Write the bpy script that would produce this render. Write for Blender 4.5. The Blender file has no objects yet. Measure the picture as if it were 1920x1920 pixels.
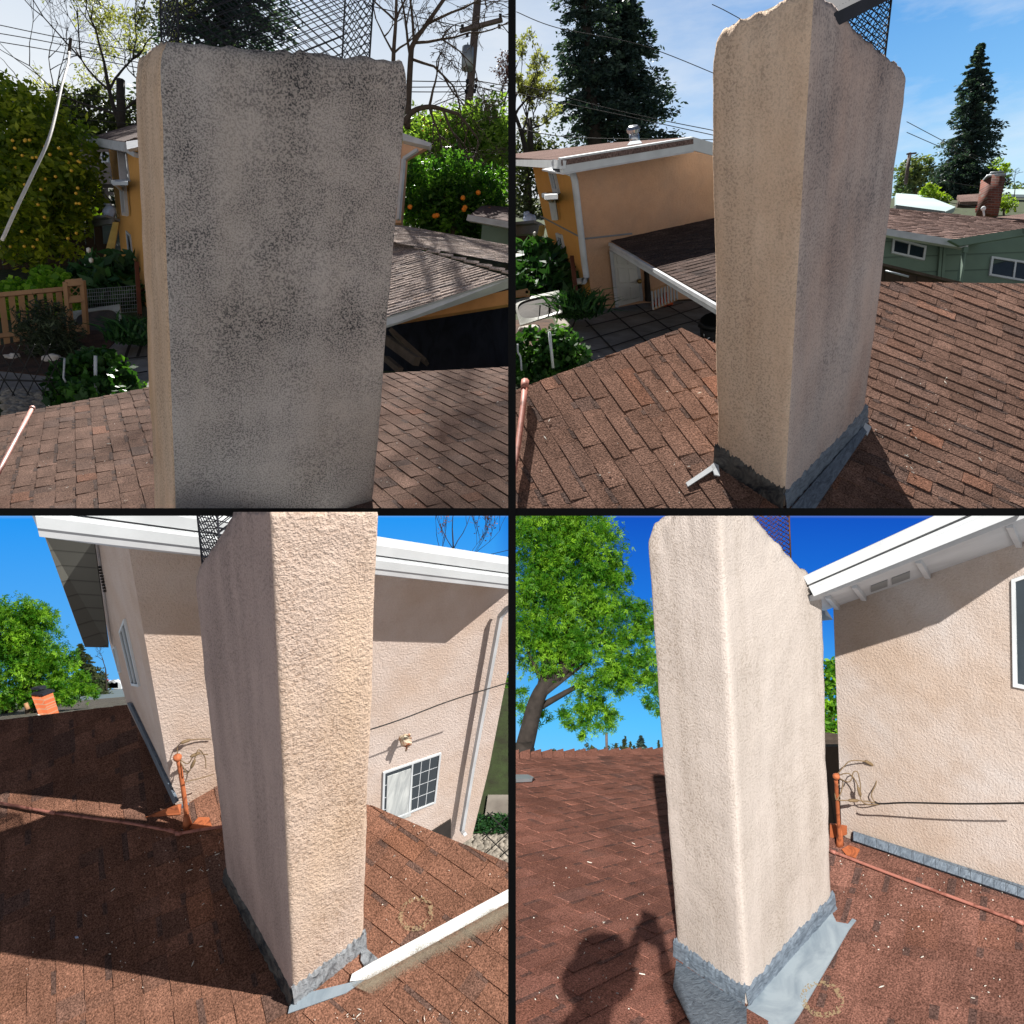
import bpy, bmesh, math, random
from mathutils import Vector, Matrix, noise
random.seed(7)
V = Vector
F = 1400.0                      # focal length in photo pixels (photo is 1920 wide)
C0 = 960.0
sc = bpy.context.scene

def srgb(r, g, b):
    f = lambda c: (c/255/12.92) if c/255 <= .04045 else ((c/255+.055)/1.055)**2.4
    return (f(r), f(g), f(b), 1)
def ray(px, py): return V(((px-C0)/F, 1.0, (C0-py)/F))
def P(px, py, d): return ray(px, py)*d
def proj(p): return (C0+F*p.x/p.y, C0-F*p.z/p.y)

# ------------------------------------------------------------------ camera
cam_d = bpy.data.cameras.new('camera'); cam = bpy.data.objects.new('camera', cam_d)
sc.collection.objects.link(cam); sc.camera = cam
cam_d.sensor_width = 36; cam_d.lens = 18/(C0/F); cam_d.clip_start = .05; cam_d.clip_end = 2000
cam.rotation_euler = (math.pi/2, 0, 0)
sc.view_settings.view_transform = 'Standard'; sc.view_settings.look = 'None'
sc.view_settings.gamma = 1; sc.view_settings.exposure = .15
sc.cycles.max_bounces = 5; sc.cycles.diffuse_bounces = 1; sc.cycles.transparent_max_bounces = 6

# ------------------------------------------------------------------ sky
world = bpy.data.worlds.new('World'); sc.world = world; world.use_nodes = True
wn = world.node_tree; wn.nodes.clear()
def N(nt, t, **kw):
    n = nt.nodes.new(t)
    for k, v in kw.items():
        if k == 'ins':
            for a, b in v.items(): n.inputs[a].default_value = b
        else: setattr(n, k, v)
    return n
def math_(nt, op, a, b=None, c=None, clamp=False):
    n = nt.nodes.new('ShaderNodeMath'); n.operation = op; n.use_clamp = clamp
    for i, v in enumerate((a, b, c)):
        if v is None: continue
        if isinstance(v, (int, float)): n.inputs[i].default_value = v
        else: nt.links.new(v, n.inputs[i])
    return n.outputs[0]
def ramp(nt, fac, stops, interp='LINEAR'):
    n = nt.nodes.new('ShaderNodeValToRGB'); n.color_ramp.interpolation = interp
    el = n.color_ramp.elements
    while len(el) < len(stops): el.new(.5)
    for e, (p, c) in zip(el, stops):
        e.position = p; e.color = c if not isinstance(c, (int, float)) else (c, c, c, 1)
    nt.links.new(fac, n.inputs[0]); return n.outputs[0]
def mixc(nt, fac, a, b, mode='MIX'):
    n = nt.nodes.new('ShaderNodeMix'); n.data_type = 'RGBA'; n.blend_type = mode
    for s, v in ((0, fac), (6, a), (7, b)):
        if isinstance(v, (int, float)): n.inputs[s].default_value = v
        elif isinstance(v, tuple): n.inputs[s].default_value = v
        else: nt.links.new(v, n.inputs[s])
    return n.outputs[2]
tc = N(wn, 'ShaderNodeTexCoord'); sp = N(wn, 'ShaderNodeSeparateXYZ')
wn.links.new(tc.outputs['Generated'], sp.inputs[0])
def zr(z): return (z+1)/2
fz = math_(wn, 'MULTIPLY_ADD', sp.outputs[2], .5, .5)
left = ramp(wn, fz, [(0, srgb(190, 205, 225)), (zr(-.34), srgb(170, 205, 235)), (zr(-.24), srgb(105, 180, 235)), (zr(-.005), srgb(35, 145, 235)),
                     (zr(.01), srgb(215, 222, 232)), (zr(.38), srgb(242, 244, 245)), (zr(.45), srgb(224, 231, 238)), (zr(.56), srgb(196, 210, 228)), (zr(.70), srgb(80, 105, 150)), (1, srgb(40, 60, 100))])
right = ramp(wn, fz, [(0, srgb(190, 205, 225)), (zr(-.34), srgb(120, 200, 250)), (zr(-.27), srgb(88, 188, 248)), (zr(-.12), srgb(30, 115, 215)), (zr(-.005), srgb(18, 82, 190)),
                      (zr(.01), srgb(200, 218, 232)), (zr(.36), srgb(185, 222, 245)), (zr(.44), srgb(125, 185, 238)), (zr(.56), srgb(84, 150, 218)), (zr(.70), srgb(60, 100, 160)), (1, srgb(40, 60, 100))])
side = math_(wn, 'MULTIPLY_ADD', sp.outputs[0], 1.0/.36, 0.0, clamp=True)
up_ = math_(wn, 'GREATER_THAN', sp.outputs[2], 0.0)
side_lo = math_(wn, 'MULTIPLY_ADD', sp.outputs[0], 20.0, .5, clamp=True)
sd = math_(wn, 'ADD', math_(wn, 'MULTIPLY', up_, side), math_(wn, 'MULTIPLY', math_(wn, 'SUBTRACT', 1.0, up_), side_lo))
col = mixc(wn, sd, left, right)
mp = N(wn, 'ShaderNodeMapping'); mp.inputs['Scale'].default_value = (2.2, 2.2, 9); wn.links.new(tc.outputs['Generated'], mp.inputs[0])
cl = N(wn, 'ShaderNodeTexNoise', ins={'Scale': 2.0, 'Detail': 7.0, 'Roughness': .6}); wn.links.new(mp.outputs[0], cl.inputs[0])
clm = math_(wn, 'MULTIPLY', ramp(wn, cl.outputs[0], [(.48, 0), (.78, .55)]), up_)
col = mixc(wn, clm, col, srgb(238, 240, 242))
back = math_(wn, 'MULTIPLY_ADD', sp.outputs[1], -5.0, 3.2, clamp=True)
bcol = ramp(wn, fz, [(0, (.30, .28, .28, 1)), (zr(-.45), (.64, .63, .63, 1)), (zr(-.05), (.70, .70, .71, 1)), (zr(.08), (.20, .23, .28, 1)), (zr(.35), (.07, .09, .14, 1)), (1, (.03, .05, .10, 1))])
col = mixc(wn, back, col, bcol)     # away from the picture: added low fill light, unseen; deep blue overhead
bg = N(wn, 'ShaderNodeBackground', ins={'Strength': 1.0}); wn.links.new(col, bg.inputs[0])
wo = N(wn, 'ShaderNodeOutputWorld'); wn.links.new(bg.outputs[0], wo.inputs[0])

# ------------------------------------------------------------------ four views of one chimney: each view has its own ground, up and sun bearing
class Stage: pass
ST = {}
for k, (vp, up, left_) in {1: ((437, 4080), True, True), 2: ((1370, 2700), True, False), 3: ((625, 3450), False, True), 4: ((1750, 8000), False, False)}.items():
    s = Stage(); s.k = k; s.w = -ray(*vp).normalized()
    if s.w.z < 0: s.w = -s.w
    s.clips = [((0, 0, 0), (0, 0, -1) if up else (0, 0, 1)), ((0, 0, 0), (1, 0, 0) if left_ else (-1, 0, 0))]
    s.col = bpy.data.collections.new('view_%s' % ('north', 'west', 'east', 'south')[k-1]); sc.collection.children.link(s.col)
    ST[k] = s
def sun(k, travel, strength, color=(1, .965, .915)):
    l = bpy.data.lights.new('sun', 'SUN'); l.energy = strength; l.angle = math.radians(.42); l.color = color
    o = bpy.data.objects.new('sun', l); sc.collection.objects.link(o)
    o.rotation_euler = V(travel).to_track_quat('-Z', 'Y').to_euler(); o.location = (0, -3, 8)
    o.light_linking.receiver_collection = ST[k].col; o.light_linking.blocker_collection = ST[k].col
SUN = {1: -ray(700, -420), 2: V((.5, -1, -2.6)), 3: V((-.67, .45, -.59)), 4: ray(1228, 1758)}
sun(1, SUN[1], 9.5); sun(2, SUN[2], 9.5); sun(3, SUN[3], 6.0); sun(4, SUN[4], 6.0)

# ------------------------------------------------------------------ planes
class Pl:
    def __init__(s, o, n): s.o = V(o); s.n = V(n).normalized()
    def hit(s, px, py, off=0.0):
        r = ray(px, py); o = s.o+s.n*off
        return r*(s.n.dot(o)/s.n.dot(r))
def plane3(a, b, c):
    a, b, c = [P(*q) if len(q) == 3 and not isinstance(q, V) else q for q in (a, b, c)]
    n = (b-a).cross(c-a).normalized()
    if n.dot(a) > 0: n = -n          # faces the camera
    return Pl(a, n)
def wall(b0, vp, w):
    n = ray(*vp).cross(w).normalized()
    if n.dot(b0) > 0: n = -n
    return Pl(b0, n)

# ------------------------------------------------------------------ object helpers
WORLD = {}
def _place(o, M, parent):
    WORLD[o.name] = M
    if parent is not None:
        o.parent = parent; o.matrix_basis = WORLD[parent.name].inverted() @ M
    else: o.matrix_basis = M
def tag(o, label=None, cat=None, group=None, kind=None):
    if label: o['label'] = label
    if cat: o['category'] = cat
    if group: o['group'] = group
    if kind: o['kind'] = kind
    return o
def thing(k, name, loc, label, cat, group=None):
    o = bpy.data.objects.new(name, None); o.empty_display_size = .1
    ST[k].col.objects.link(o); _place(o, Matrix.Translation(loc), None)
    return tag(o, label, cat, group)
def frame(o, x, z):
    z = V(z).normalized(); x = (V(x)-z*V(x).dot(z)).normalized(); y = z.cross(x)
    M = Matrix((x, y, z)).transposed().to_4x4(); M.translation = o; return M
def obj(k, name, bm, mat, parent=None, M=None, smooth=False, clip=True):
    """bm is in world coordinates; stored in frame M"""
    if clip:
        for co, no in ST[k].clips:
            co, no = V(co), V(no)
            if any((v.co-co).dot(no) > 1e-4 for v in bm.verts):
                r = bmesh.ops.bisect_plane(bm, geom=bm.verts[:]+bm.edges[:]+bm.faces[:], plane_co=co, plane_no=no, clear_outer=True)
                cut = [e for e in r['geom_cut'] if isinstance(e, bmesh.types.BMEdge)]
                if cut and len(cut) < 400:
                    try: bmesh.ops.holes_fill(bm, edges=cut, sides=0)
                    except Exception: pass
    if M is None:
        c = sum((v.co for v in bm.verts), V())/max(1, len(bm.verts)); M = Matrix.Translation(c)
    bm.transform(M.inverted())
    me = bpy.data.meshes.new(name); bm.to_mesh(me); bm.free()
    for m in (mat if isinstance(mat, (list, tuple)) else [mat]): me.materials.append(m)
    if smooth: me.polygons.foreach_set('use_smooth', [True]*len(me.polygons))
    o = bpy.data.objects.new(name, me); ST[k].col.objects.link(o); _place(o, M, parent)
    return o
def BM(): return bmesh.new()
def face(bm, pts, mi=0):
    f = bm.faces.new([bm.verts.new(p) for p in pts]); f.material_index = mi; return f
def slab(bm, pts, n, t, mi=0):
    """solid polygon: front face at pts, body behind (against n)"""
    pts = [V(p) for p in pts]; back = [p-n*t for p in pts]
    a = [bm.verts.new(p) for p in pts]; b = [bm.verts.new(p) for p in back]
    fs = [bm.faces.new(a), bm.faces.new(b[::-1])]
    for i in range(len(a)):
        j = (i+1) % len(a); fs.append(bm.faces.new((a[i], b[i], b[j], a[j])))
    for f in fs: f.material_index = mi
    bmesh.ops.recalc_face_normals(bm, faces=fs)
def beam(bm, a, b, w, h, up=V((0, 0, 1)), mi=0):
    a, b = V(a), V(b); d = (b-a).normalized(); x = d.cross(up).normalized()*w/2; y = d.cross(x).normalized()*h/2
    A = [bm.verts.new(a+s*x+t*y) for s, t in ((-1, -1), (1, -1), (1, 1), (-1, 1))]
    B = [bm.verts.new(b+s*x+t*y) for s, t in ((-1, -1), (1, -1), (1, 1), (-1, 1))]
    fs = [bm.faces.new(A[::-1]), bm.faces.new(B)]+[bm.faces.new((A[i], A[(i+1) % 4], B[(i+1) % 4], B[i])) for i in range(4)]
    for f in fs: f.material_index = mi
    bmesh.ops.recalc_face_normals(bm, faces=fs)
def tube(bm, pts, r, n=8, mi=0):
    """r number or list"""
    pts = [V(p) for p in pts]; rs = r if isinstance(r, (list, tuple)) else [r]*len(pts)
    prev = None; ref = V((.31, .2, .93)); x = None
    for i, p in enumerate(pts):
        d = (pts[min(i+1, len(pts)-1)]-pts[max(i-1, 0)])
        d = d.normalized() if d.length > 1e-9 else V((0, 0, 1))
        if x is None: x = d.cross(ref).normalized()
        else:
            x = (x-d*x.dot(d)); x = x.normalized() if x.length > 1e-6 else d.cross(ref).normalized()
        y = d.cross(x)
        ring = [bm.verts.new(p+(x*math.cos(2*math.pi*q/n)+y*math.sin(2*math.pi*q/n))*rs[i]) for q in range(n)]
        if prev:
            for q in range(n):
                f = bm.faces.new((prev[q], prev[(q+1) % n], ring[(q+1) % n], ring[q])); f.material_index = mi; f.smooth = True
        else: bm.faces.new(ring[::-1]).material_index = mi
        prev = ring
    bm.faces.new(prev).material_index = mi
def curve(pts, n=8):
    """Catmull-Rom through pts"""
    q = [pts[0]]+list(pts)+[pts[-1]]; out = []
    for i in range(1, len(q)-2):
        a, b, c, d = q[i-1], q[i], q[i+1], q[i+2]
        for j in range(n):
            t = j/n; out.append(.5*((2*b)+(c-a)*t+(2*a-5*b+4*c-d)*t*t+(3*b-a-3*c+d)*t**3))
    out.append(q[-2]); return out
def blob(bm, c, r, sub=2, amp=.25, sc_=(1, 1, 1), mi=0, seed=0):
    r_ = bmesh.ops.create_icosphere(bm, subdivisions=sub, radius=1.0)
    for v in r_['verts']:
        n = noise.noise(v.co*1.7+V((seed, seed*2.3, 0)))
        v.co = V(c)+V((v.co.x*sc_[0], v.co.y*sc_[1], v.co.z*sc_[2]))*r*(1+amp*n)
        for f in v.link_faces: f.material_index = mi; f.smooth = True

# ------------------------------------------------------------------ materials
def newmat(name):
    m = bpy.data.materials.new(name); m.use_nodes = True; nt = m.node_tree; b = nt.nodes['Principled BSDF']
    b.inputs['Specular IOR Level'].default_value = .3
    return m, nt, b
def coords(nt, scale=(1, 1, 1)):
    t = N(nt, 'ShaderNodeTexCoord'); m = N(nt, 'ShaderNodeMapping'); m.inputs['Scale'].default_value = scale
    nt.links.new(t.outputs['Object'], m.inputs[0]); return m.outputs[0]
def tnoise(nt, vec, scale, detail=3, rough=.55):
    n = N(nt, 'ShaderNodeTexNoise', ins={'Scale': scale, 'Detail': float(detail), 'Roughness': rough}); nt.links.new(vec, n.inputs[0]); return n.outputs[0]
def bump(nt, b, h, strength, dist):
    n = N(nt, 'ShaderNodeBump', ins={'Strength': strength, 'Distance': dist}); nt.links.new(h, n.inputs['Height']); nt.links.new(n.outputs[0], b.inputs['Normal'])
def plain(name, c, rough=.6, metal=0, var=.12, nscale=6, bmp=0):
    m, nt, b = newmat(name); v = coords(nt); n1 = tnoise(nt, v, nscale, 4)
    r = ramp(nt, n1, [(.3, 1-var), (.7, 1+var)]); nt.links.new(mixc(nt, 1.0, c if len(c) == 4 else c+(1,), r, 'MULTIPLY'), b.inputs['Base Color'])
    b.inputs['Roughness'].default_value = rough; b.inputs['Metallic'].default_value = metal
    if bmp: bump(nt, b, tnoise(nt, v, nscale*12, 3), .5, bmp)
    return m
def stucco(name, base, dark, stain=.5, speck=.5, gs=55, bmp=.006, patch_scale=2.2, warm=None, drips=0.0, speck_lo=.5, tint2=None, topstain=None, base_speck=.24):
    m, nt, b = newmat(name); v = coords(nt)
    grain = tnoise(nt, v, gs, 2, .6); fine = tnoise(nt, v, gs*2.6, 2, .6); patch = tnoise(nt, v, patch_scale, 6, .62)
    vd = coords(nt, (5, 5, .7)); drip = tnoise(nt, vd, 1.6, 5, .6)
    c = base
    if warm: c = mixc(nt, ramp(nt, tnoise(nt, coords(nt, (1, 1, .5)), 1.7, 5), [(.42, 0), (.68, 1)]), base, warm)
    lo = mixc(nt, ramp(nt, fine, [(.3, .86), (.75, 1.1)]), (0, 0, 0, 1), c)
    pm = ramp(nt, patch, [(.40, 0), (.66, 1)])
    if drips: pm = mixc(nt, drips, pm, ramp(nt, drip, [(.42, 0), (.66, 1)]))
    if topstain:
        t = N(nt, 'ShaderNodeTexCoord'); s = N(nt, 'ShaderNodeSeparateXYZ'); nt.links.new(t.outputs['Object'], s.inputs[0])
        tf = math_(nt, 'MULTIPLY_ADD', s.outputs[2], 1/(topstain[1]-topstain[0]), -topstain[0]/(topstain[1]-topstain[0]), clamp=True)
        pm = math_(nt, 'MULTIPLY', pm, math_(nt, 'MULTIPLY_ADD', tf, .85, .15))
    soft = math_(nt, 'MULTIPLY', pm, stain)
    c2 = mixc(nt, soft, lo, dark)
    dots = ramp(nt, grain, [(.40, 1), (speck_lo, 0)])
    dm = math_(nt, 'MULTIPLY', dots, math_(nt, 'MULTIPLY_ADD', pm, speck, speck*base_speck), clamp=True)
    c3 = mixc(nt, dm, c2, dark)
    nt.links.new(c3, b.inputs['Base Color']); b.inputs['Roughness'].default_value = .9; b.inputs['Specular IOR Level'].default_value = .1
    lump = tnoise(nt, v, gs*.16, 4, .6)
    h = math_(nt, 'ADD', math_(nt, 'ADD', grain, math_(nt, 'MULTIPLY', fine, .5)), math_(nt, 'MULTIPLY', lump, .8))
    bump(nt, b, h, .9, bmp); return m
def shingle_mat(name, mult=1.0, gr=190, c_a=(.135, .084, .064, 1), c_b=(.062, .052, .050, 1), c_c=(.27, .105, .055, 1)):
    m, nt, b = newmat(name); a = N(nt, 'ShaderNodeAttribute', attribute_name='tint'); v = coords(nt)
    s = N(nt, 'ShaderNodeSeparateColor'); nt.links.new(a.outputs['Color'], s.inputs[0])
    c = mixc(nt, s.outputs[1], c_a, c_b); c = mixc(nt, s.outputs[2], c, c_c)
    val = math_(nt, 'MULTIPLY_ADD', s.outputs[0], .30, .78)
    g = tnoise(nt, v, gr, 1, .5); w = tnoise(nt, v, 2.0, 5); st = tnoise(nt, coords(nt, (1, 4, 1)), 3.5, 3)
    gg = ramp(nt, g, [(.30, .45), (.5, .95), (.62, 1.2), (.74, 1.7)])
    c = mixc(nt, 1.0, c, gg, 'MULTIPLY')
    ww = ramp(nt, w, [(.3, .78), (.7, 1.22)]); c = mixc(nt, 1.0, c, ww, 'MULTIPLY')
    sst = ramp(nt, st, [(.35, .85), (.7, 1.15)]); c = mixc(nt, 1.0, c, sst, 'MULTIPLY')
    vm = N(nt, 'ShaderNodeVectorMath', operation='SCALE'); nt.links.new(c, vm.inputs[0]); nt.links.new(math_(nt, 'MULTIPLY', val, mult), vm.inputs['Scale'])
    nt.links.new(vm.outputs[0], b.inputs['Base Color']); b.inputs['Roughness'].default_value = 1.0; b.inputs['Specular IOR Level'].default_value = .03
    bump(nt, b, g, .7, .003); return m
def leafmat(name, c1, c2, trans=.35, rough=.5):
    m, nt, b = newmat(name); a = N(nt, 'ShaderNodeAttribute', attribute_name='tint'); s = N(nt, 'ShaderNodeSeparateColor'); nt.links.new(a.outputs['Color'], s.inputs[0])
    c = mixc(nt, s.outputs[0], c1, c2); nt.links.new(c, b.inputs['Base Color']); b.inputs['Roughness'].default_value = rough
    t = N(nt, 'ShaderNodeBsdfTranslucent'); nt.links.new(mixc(nt, 1.0, c, (1.5, 1.6, .7, 1), 'MULTIPLY'), t.inputs[0])
    mx = N(nt, 'ShaderNodeMixShader'); mx.inputs[0].default_value = trans; nt.links.new(b.outputs[0], mx.inputs[1]); nt.links.new(t.outputs[0], mx.inputs[2])
    nt.links.new(mx.outputs[0], nt.nodes['Material Output'].inputs[0]); return m
def smeared(name, a, d, scale=5, lo=.45, hi=.6, rough=.45, stretch=(1, 1, 1), bmp=.003):
    m, nt, b = newmat(name); v = coords(nt, stretch)
    n = N(nt, 'ShaderNodeTexNoise', ins={'Scale': float(scale), 'Detail': 6.0, 'Roughness': .6, 'Distortion': 1.6}); nt.links.new(v, n.inputs[0])
    nt.links.new(mixc(nt, ramp(nt, n.outputs[0], [(lo, 0), (hi, 1)]), a, d), b.inputs['Base Color']); b.inputs['Roughness'].default_value = rough
    bump(nt, b, n.outputs[0], .8, bmp); return m
def bricks(name, a, bcol, mortar, sx=.2, sy=.065):
    m, nt, b = newmat(name); v = coords(nt)
    n = N(nt, 'ShaderNodeTexBrick', ins={'Scale': 1.0, 'Brick Width': sx, 'Row Height': sy, 'Mortar Size': .008, 'Color1': a, 'Color2': bcol, 'Mortar': mortar})
    nt.links.new(v, n.inputs[0]); nt.links.new(n.outputs[0], b.inputs['Base Color']); b.inputs['Roughness'].default_value = .85; return m
def boards(name, c, pitch, axis=1, dark=.35, var=.15):
    m, nt, b = newmat(name); t = N(nt, 'ShaderNodeTexCoord'); s = N(nt, 'ShaderNodeSeparateXYZ'); nt.links.new(t.outputs['Object'], s.inputs[0])
    f = math_(nt, 'FRACT', math_(nt, 'DIVIDE', s.outputs[axis], pitch)); g = ramp(nt, f, [(0, dark), (.08, 1), (.9, 1), (1, .75)])
    n = tnoise(nt, coords(nt), 3, 5); nn = ramp(nt, n, [(.3, 1-var), (.7, 1+var)])
    nt.links.new(mixc(nt, 1.0, mixc(nt, 1.0, c, g, 'MULTIPLY'), nn, 'MULTIPLY'), b.inputs['Base Color']); b.inputs['Roughness'].default_value = .75; return m
def soilmat(name, a, bcol, scale=6, bmp=.02):
    m, nt, b = newmat(name); v = coords(nt); n = tnoise(nt, v, scale, 8, .65)
    nt.links.new(mixc(nt, ramp(nt, n, [(.35, 0), (.65, 1)]), a, bcol), b.inputs['Base Color']); b.inputs['Roughness'].default_value = .95; bump(nt, b, n, .8, bmp); return m

M = {}
M['black'] = plain('black_paint', (.004, .004, .004), .9, var=.05)
M['st1'] = stucco('stucco_weathered', srgb(196, 190, 185), srgb(58, 60, 64), .40, .95, 190, .004, 3.6, drips=.25, speck_lo=.54, topstain=(-.5, 1.1), base_speck=.32, warm=srgb(186, 176, 166))
M['st1b'] = stucco('stucco_warm_lit_side', srgb(222, 196, 170), srgb(100, 82, 66), .3, .6, 140, .004, 2.5, warm=srgb(190, 150, 108), drips=.6)  # reflected warm light on the narrow left face put into a brighter base
M['st2'] = stucco('stucco_streaked', srgb(204, 190, 182), srgb(70, 72, 80), .62, .7, 140, .004, 3.0, drips=.45, warm=srgb(190, 160, 144), topstain=(-.3, 1.3))
M['st2b'] = stucco('stucco_lit_edge', srgb(232, 208, 184), srgb(112, 96, 84), .35, .5, 150, .004, 2.3, warm=srgb(196, 158, 122), drips=.6)  # left face's warm glow put into a lighter base; the drips are stains
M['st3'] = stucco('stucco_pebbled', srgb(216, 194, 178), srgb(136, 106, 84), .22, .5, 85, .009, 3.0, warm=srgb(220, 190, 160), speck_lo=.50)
M['st3b'] = stucco('stucco_shade_side', srgb(188, 166, 158), srgb(92, 82, 80), .4, .5, 130, .005, 2.0, drips=.6)  # left-face copy of the pebbled stucco, shade put into the darker base
M['st4'] = stucco('stucco_cream', srgb(205, 194, 186), srgb(124, 108, 90), .34, .5, 140, .004, 3.0, drips=.6, speck_lo=.5)
M['st4b'] = stucco('stucco_clean', srgb(210, 199, 190), srgb(120, 104, 84), .25, .35, 150, .003, 2.0, drips=.8, speck_lo=.5)
M['wall_tan'] = stucco('wall_tan', srgb(222, 174, 138), srgb(176, 130, 98), .35, .1, 30, .01, .6, warm=srgb(205, 165, 135), drips=.3)
M['wall_orange'] = stucco('wall_orange', srgb(232, 172, 98), srgb(200, 140, 80), .3, .1, 30, .006, .6, drips=.5)
M['wall_pink'] = stucco('wall_pink', srgb(218, 202, 192), srgb(172, 140, 114), .42, .15, 90, .006, 1.1, warm=srgb(208, 184, 166), drips=.3)
M['wall_pink2'] = stucco('wall_rose', srgb(204, 194, 188), srgb(164, 140, 120), .48, .2, 110, .0045, 1.7, warm=srgb(204, 184, 168), drips=.4)
M['sh1'] = shingle_mat('shingles_brown', 1.5); M['sh2'] = shingle_mat('shingles_umber', 1.6, c_a=(.135, .080, .060, 1))
M['sh3'] = shingle_mat('shingles_rust', 1.85, c_a=(.142, .070, .046, 1), c_b=(.055, .045, .042, 1), c_c=(.20, .085, .045, 1))
M['sh4'] = shingle_mat('shingles_red', 2.0, c_a=(.168, .076, .056, 1), c_b=(.07, .050, .046, 1), c_c=(.22, .090, .055, 1))
M['sh_tan'] = shingle_mat('shingles_tan', 2.6, 60, c_a=(.20, .155, .13, 1), c_b=(.14, .13, .13, 1), c_c=(.27, .19, .13, 1))
M['sh_dark'] = shingle_mat('shingles_dark', 1.0, 60, c_a=(.10, .072, .062, 1), c_b=(.06, .055, .055, 1), c_c=(.12, .085, .065, 1))
M['sh_far'] = shingle_mat('shingles_taupe', 1.35, 40, c_a=(.17, .115, .10, 1), c_b=(.12, .09, .085, 1), c_c=(.2, .13, .1, 1))
M['sh_gray'] = shingle_mat('shingles_grey', 1.0, 30, c_a=(.22, .20, .17, 1), c_b=(.16, .15, .13, 1), c_c=(.26, .24, .2, 1))
M['white'] = plain('white_paint', srgb(208, 212, 214), .5, var=.09, nscale=5)
M['white_old'] = plain('old_white_paint', srgb(196, 198, 200), .5, var=.14, nscale=5)
M['gray'] = plain('grey_paint', srgb(128, 130, 130), .6, var=.1)
M['soffit'] = boards('grey_soffit_boards', srgb(98, 98, 92), .085, 1, .35)
M['green_siding'] = boards('green_siding', srgb(112, 132, 116), .28, 1, .4, .08)
M['brown_boards'] = boards('brown_fence_boards', srgb(70, 56, 44), .15, 0, .25, .25)
M['gray_boards'] = boards('grey_house_boards', srgb(120, 112, 108), .2, 1, .5, .2)
M['wood'] = plain('raw_timber', srgb(186, 130, 76), .7, var=.2, nscale=4)
M['picket'] = plain('picket_timber', srgb(176, 134, 96), .7, var=.15, nscale=3)
M['bark'] = plain('bark', srgb(84, 72, 62), .9, var=.3, nscale=8, bmp=.02)
M['bark_dark'] = plain('dark_bark', srgb(52, 46, 42), .9, var=.3, nscale=8)
M['pole'] = plain('weathered_pole', srgb(100, 88, 82), .85, var=.2, nscale=6)
M['metal_gray'] = plain('grey_metal', srgb(150, 156, 160), .4, .3, var=.1)
M['galv'] = plain('galvanised', srgb(190, 194, 198), .25, .9, var=.08)
M['dark_metal'] = plain('dark_mesh_metal', srgb(32, 34, 42), .7, 0, var=.2, nscale=20)
M['rust_metal'] = plain('rusty_mesh_metal', srgb(92, 62, 46), .6, .3, var=.3, nscale=20)
M['cable'] = plain('black_cable', srgb(38, 36, 34), .6, var=.1)
M['cable_tan'] = plain('tan_cable', srgb(120, 100, 74), .6, var=.1)
M['rope'] = plain('white_rope', srgb(215, 210, 200), .8, var=.1, nscale=30)
M['glass'] = plain('window_glass', srgb(40, 52, 60), .06, var=.2); M['glass'].node_tree.nodes['Principled BSDF'].inputs['Specular IOR Level'].default_value = .9
M['curtain'] = smeared('curtain_cloth', srgb(205, 208, 205), srgb(168, 172, 172), 3, .4, .65, .8, (6, 1, 1))
M['orange_pipe'] = smeared('orange_painted_pipe', srgb(182, 104, 66), srgb(120, 66, 44), 14, .52, .66, .6, (1, 1, 1), .001)
M['pink_pipe'] = smeared('pink_painted_pipe', srgb(170, 112, 98), srgb(120, 74, 62), 12, .5, .62, .55, (1, 1, 1), .001)
M['flash_blue'] = smeared('blue_grey_sealant', srgb(122, 134, 146), srgb(74, 84, 96), 22, .38, .72, .5, (1, 3, 1), .008)
M['flash_dark'] = smeared('dark_sealant', srgb(92, 90, 86), srgb(34, 38, 44), 16, .4, .62, .5, bmp=.01)
M['flash_gray'] = smeared('grey_sealant', srgb(150, 154, 158), srgb(78, 80, 84), 24, .46, .66, .45, (1, 1, 1), .012)
M['pan'] = smeared('painted_metal_pan', srgb(150, 162, 170), srgb(112, 126, 138), 5, .4, .7, .35, bmp=.001)
M['whitecoat'] = smeared('white_roof_coating', srgb(236, 238, 236), srgb(196, 200, 196), 6, .5, .8, .6, bmp=.004)
M['overspray'] = None
M['concrete'] = soilmat('concrete', srgb(156, 148, 138), srgb(122, 114, 106), 3, .004)
M['joint'] = plain('joint', srgb(42, 36, 32), .95)
M['soil'] = soilmat('garden_soil', srgb(92, 66, 50), srgb(52, 40, 32), 5, .03)
M['lawn_base'] = soilmat('lawn_soil', srgb(56, 84, 34), srgb(40, 52, 26), 4, .03)
M['dark_ground'] = soilmat('shaded_ground', srgb(66, 80, 46), srgb(52, 52, 38), 4, .03)
M['rock'] = plain('pale_rock', srgb(196, 188, 178), .85, var=.2, nscale=8)
M['pebble'] = plain('pebbles', srgb(150, 142, 130), .8, var=.4, nscale=18)
M['brick_red'] = bricks('red_brick', srgb(122, 66, 52), srgb(84, 50, 44), srgb(110, 96, 88))
M['brick_orange'] = bricks('orange_brick', srgb(205, 112, 70), srgb(188, 96, 60), srgb(176, 128, 100))
M['teal_roof'] = plain('pale_flat_roof', srgb(168, 186, 186), .7, var=.08, nscale=.4)
M['tarp'] = smeared('black_tarp', srgb(30, 32, 38), srgb(12, 13, 17), 2, .4, .65, .5, (3, 1, 1))
M['yellow_ladder'] = plain('ladder_timber', srgb(190, 160, 84), .6, var=.15)
M['brown_post'] = plain('rusty_post', srgb(104, 60, 42), .7, var=.2)
M['petal'] = plain('petal', srgb(226, 222, 210), .7, var=.1)
M['dry'] = plain('dry_twig', srgb(172, 142, 100), .8, var=.2)
M['citrus_fruit'] = plain('orange_fruit', srgb(238, 140, 40), .45, var=.1)
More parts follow.
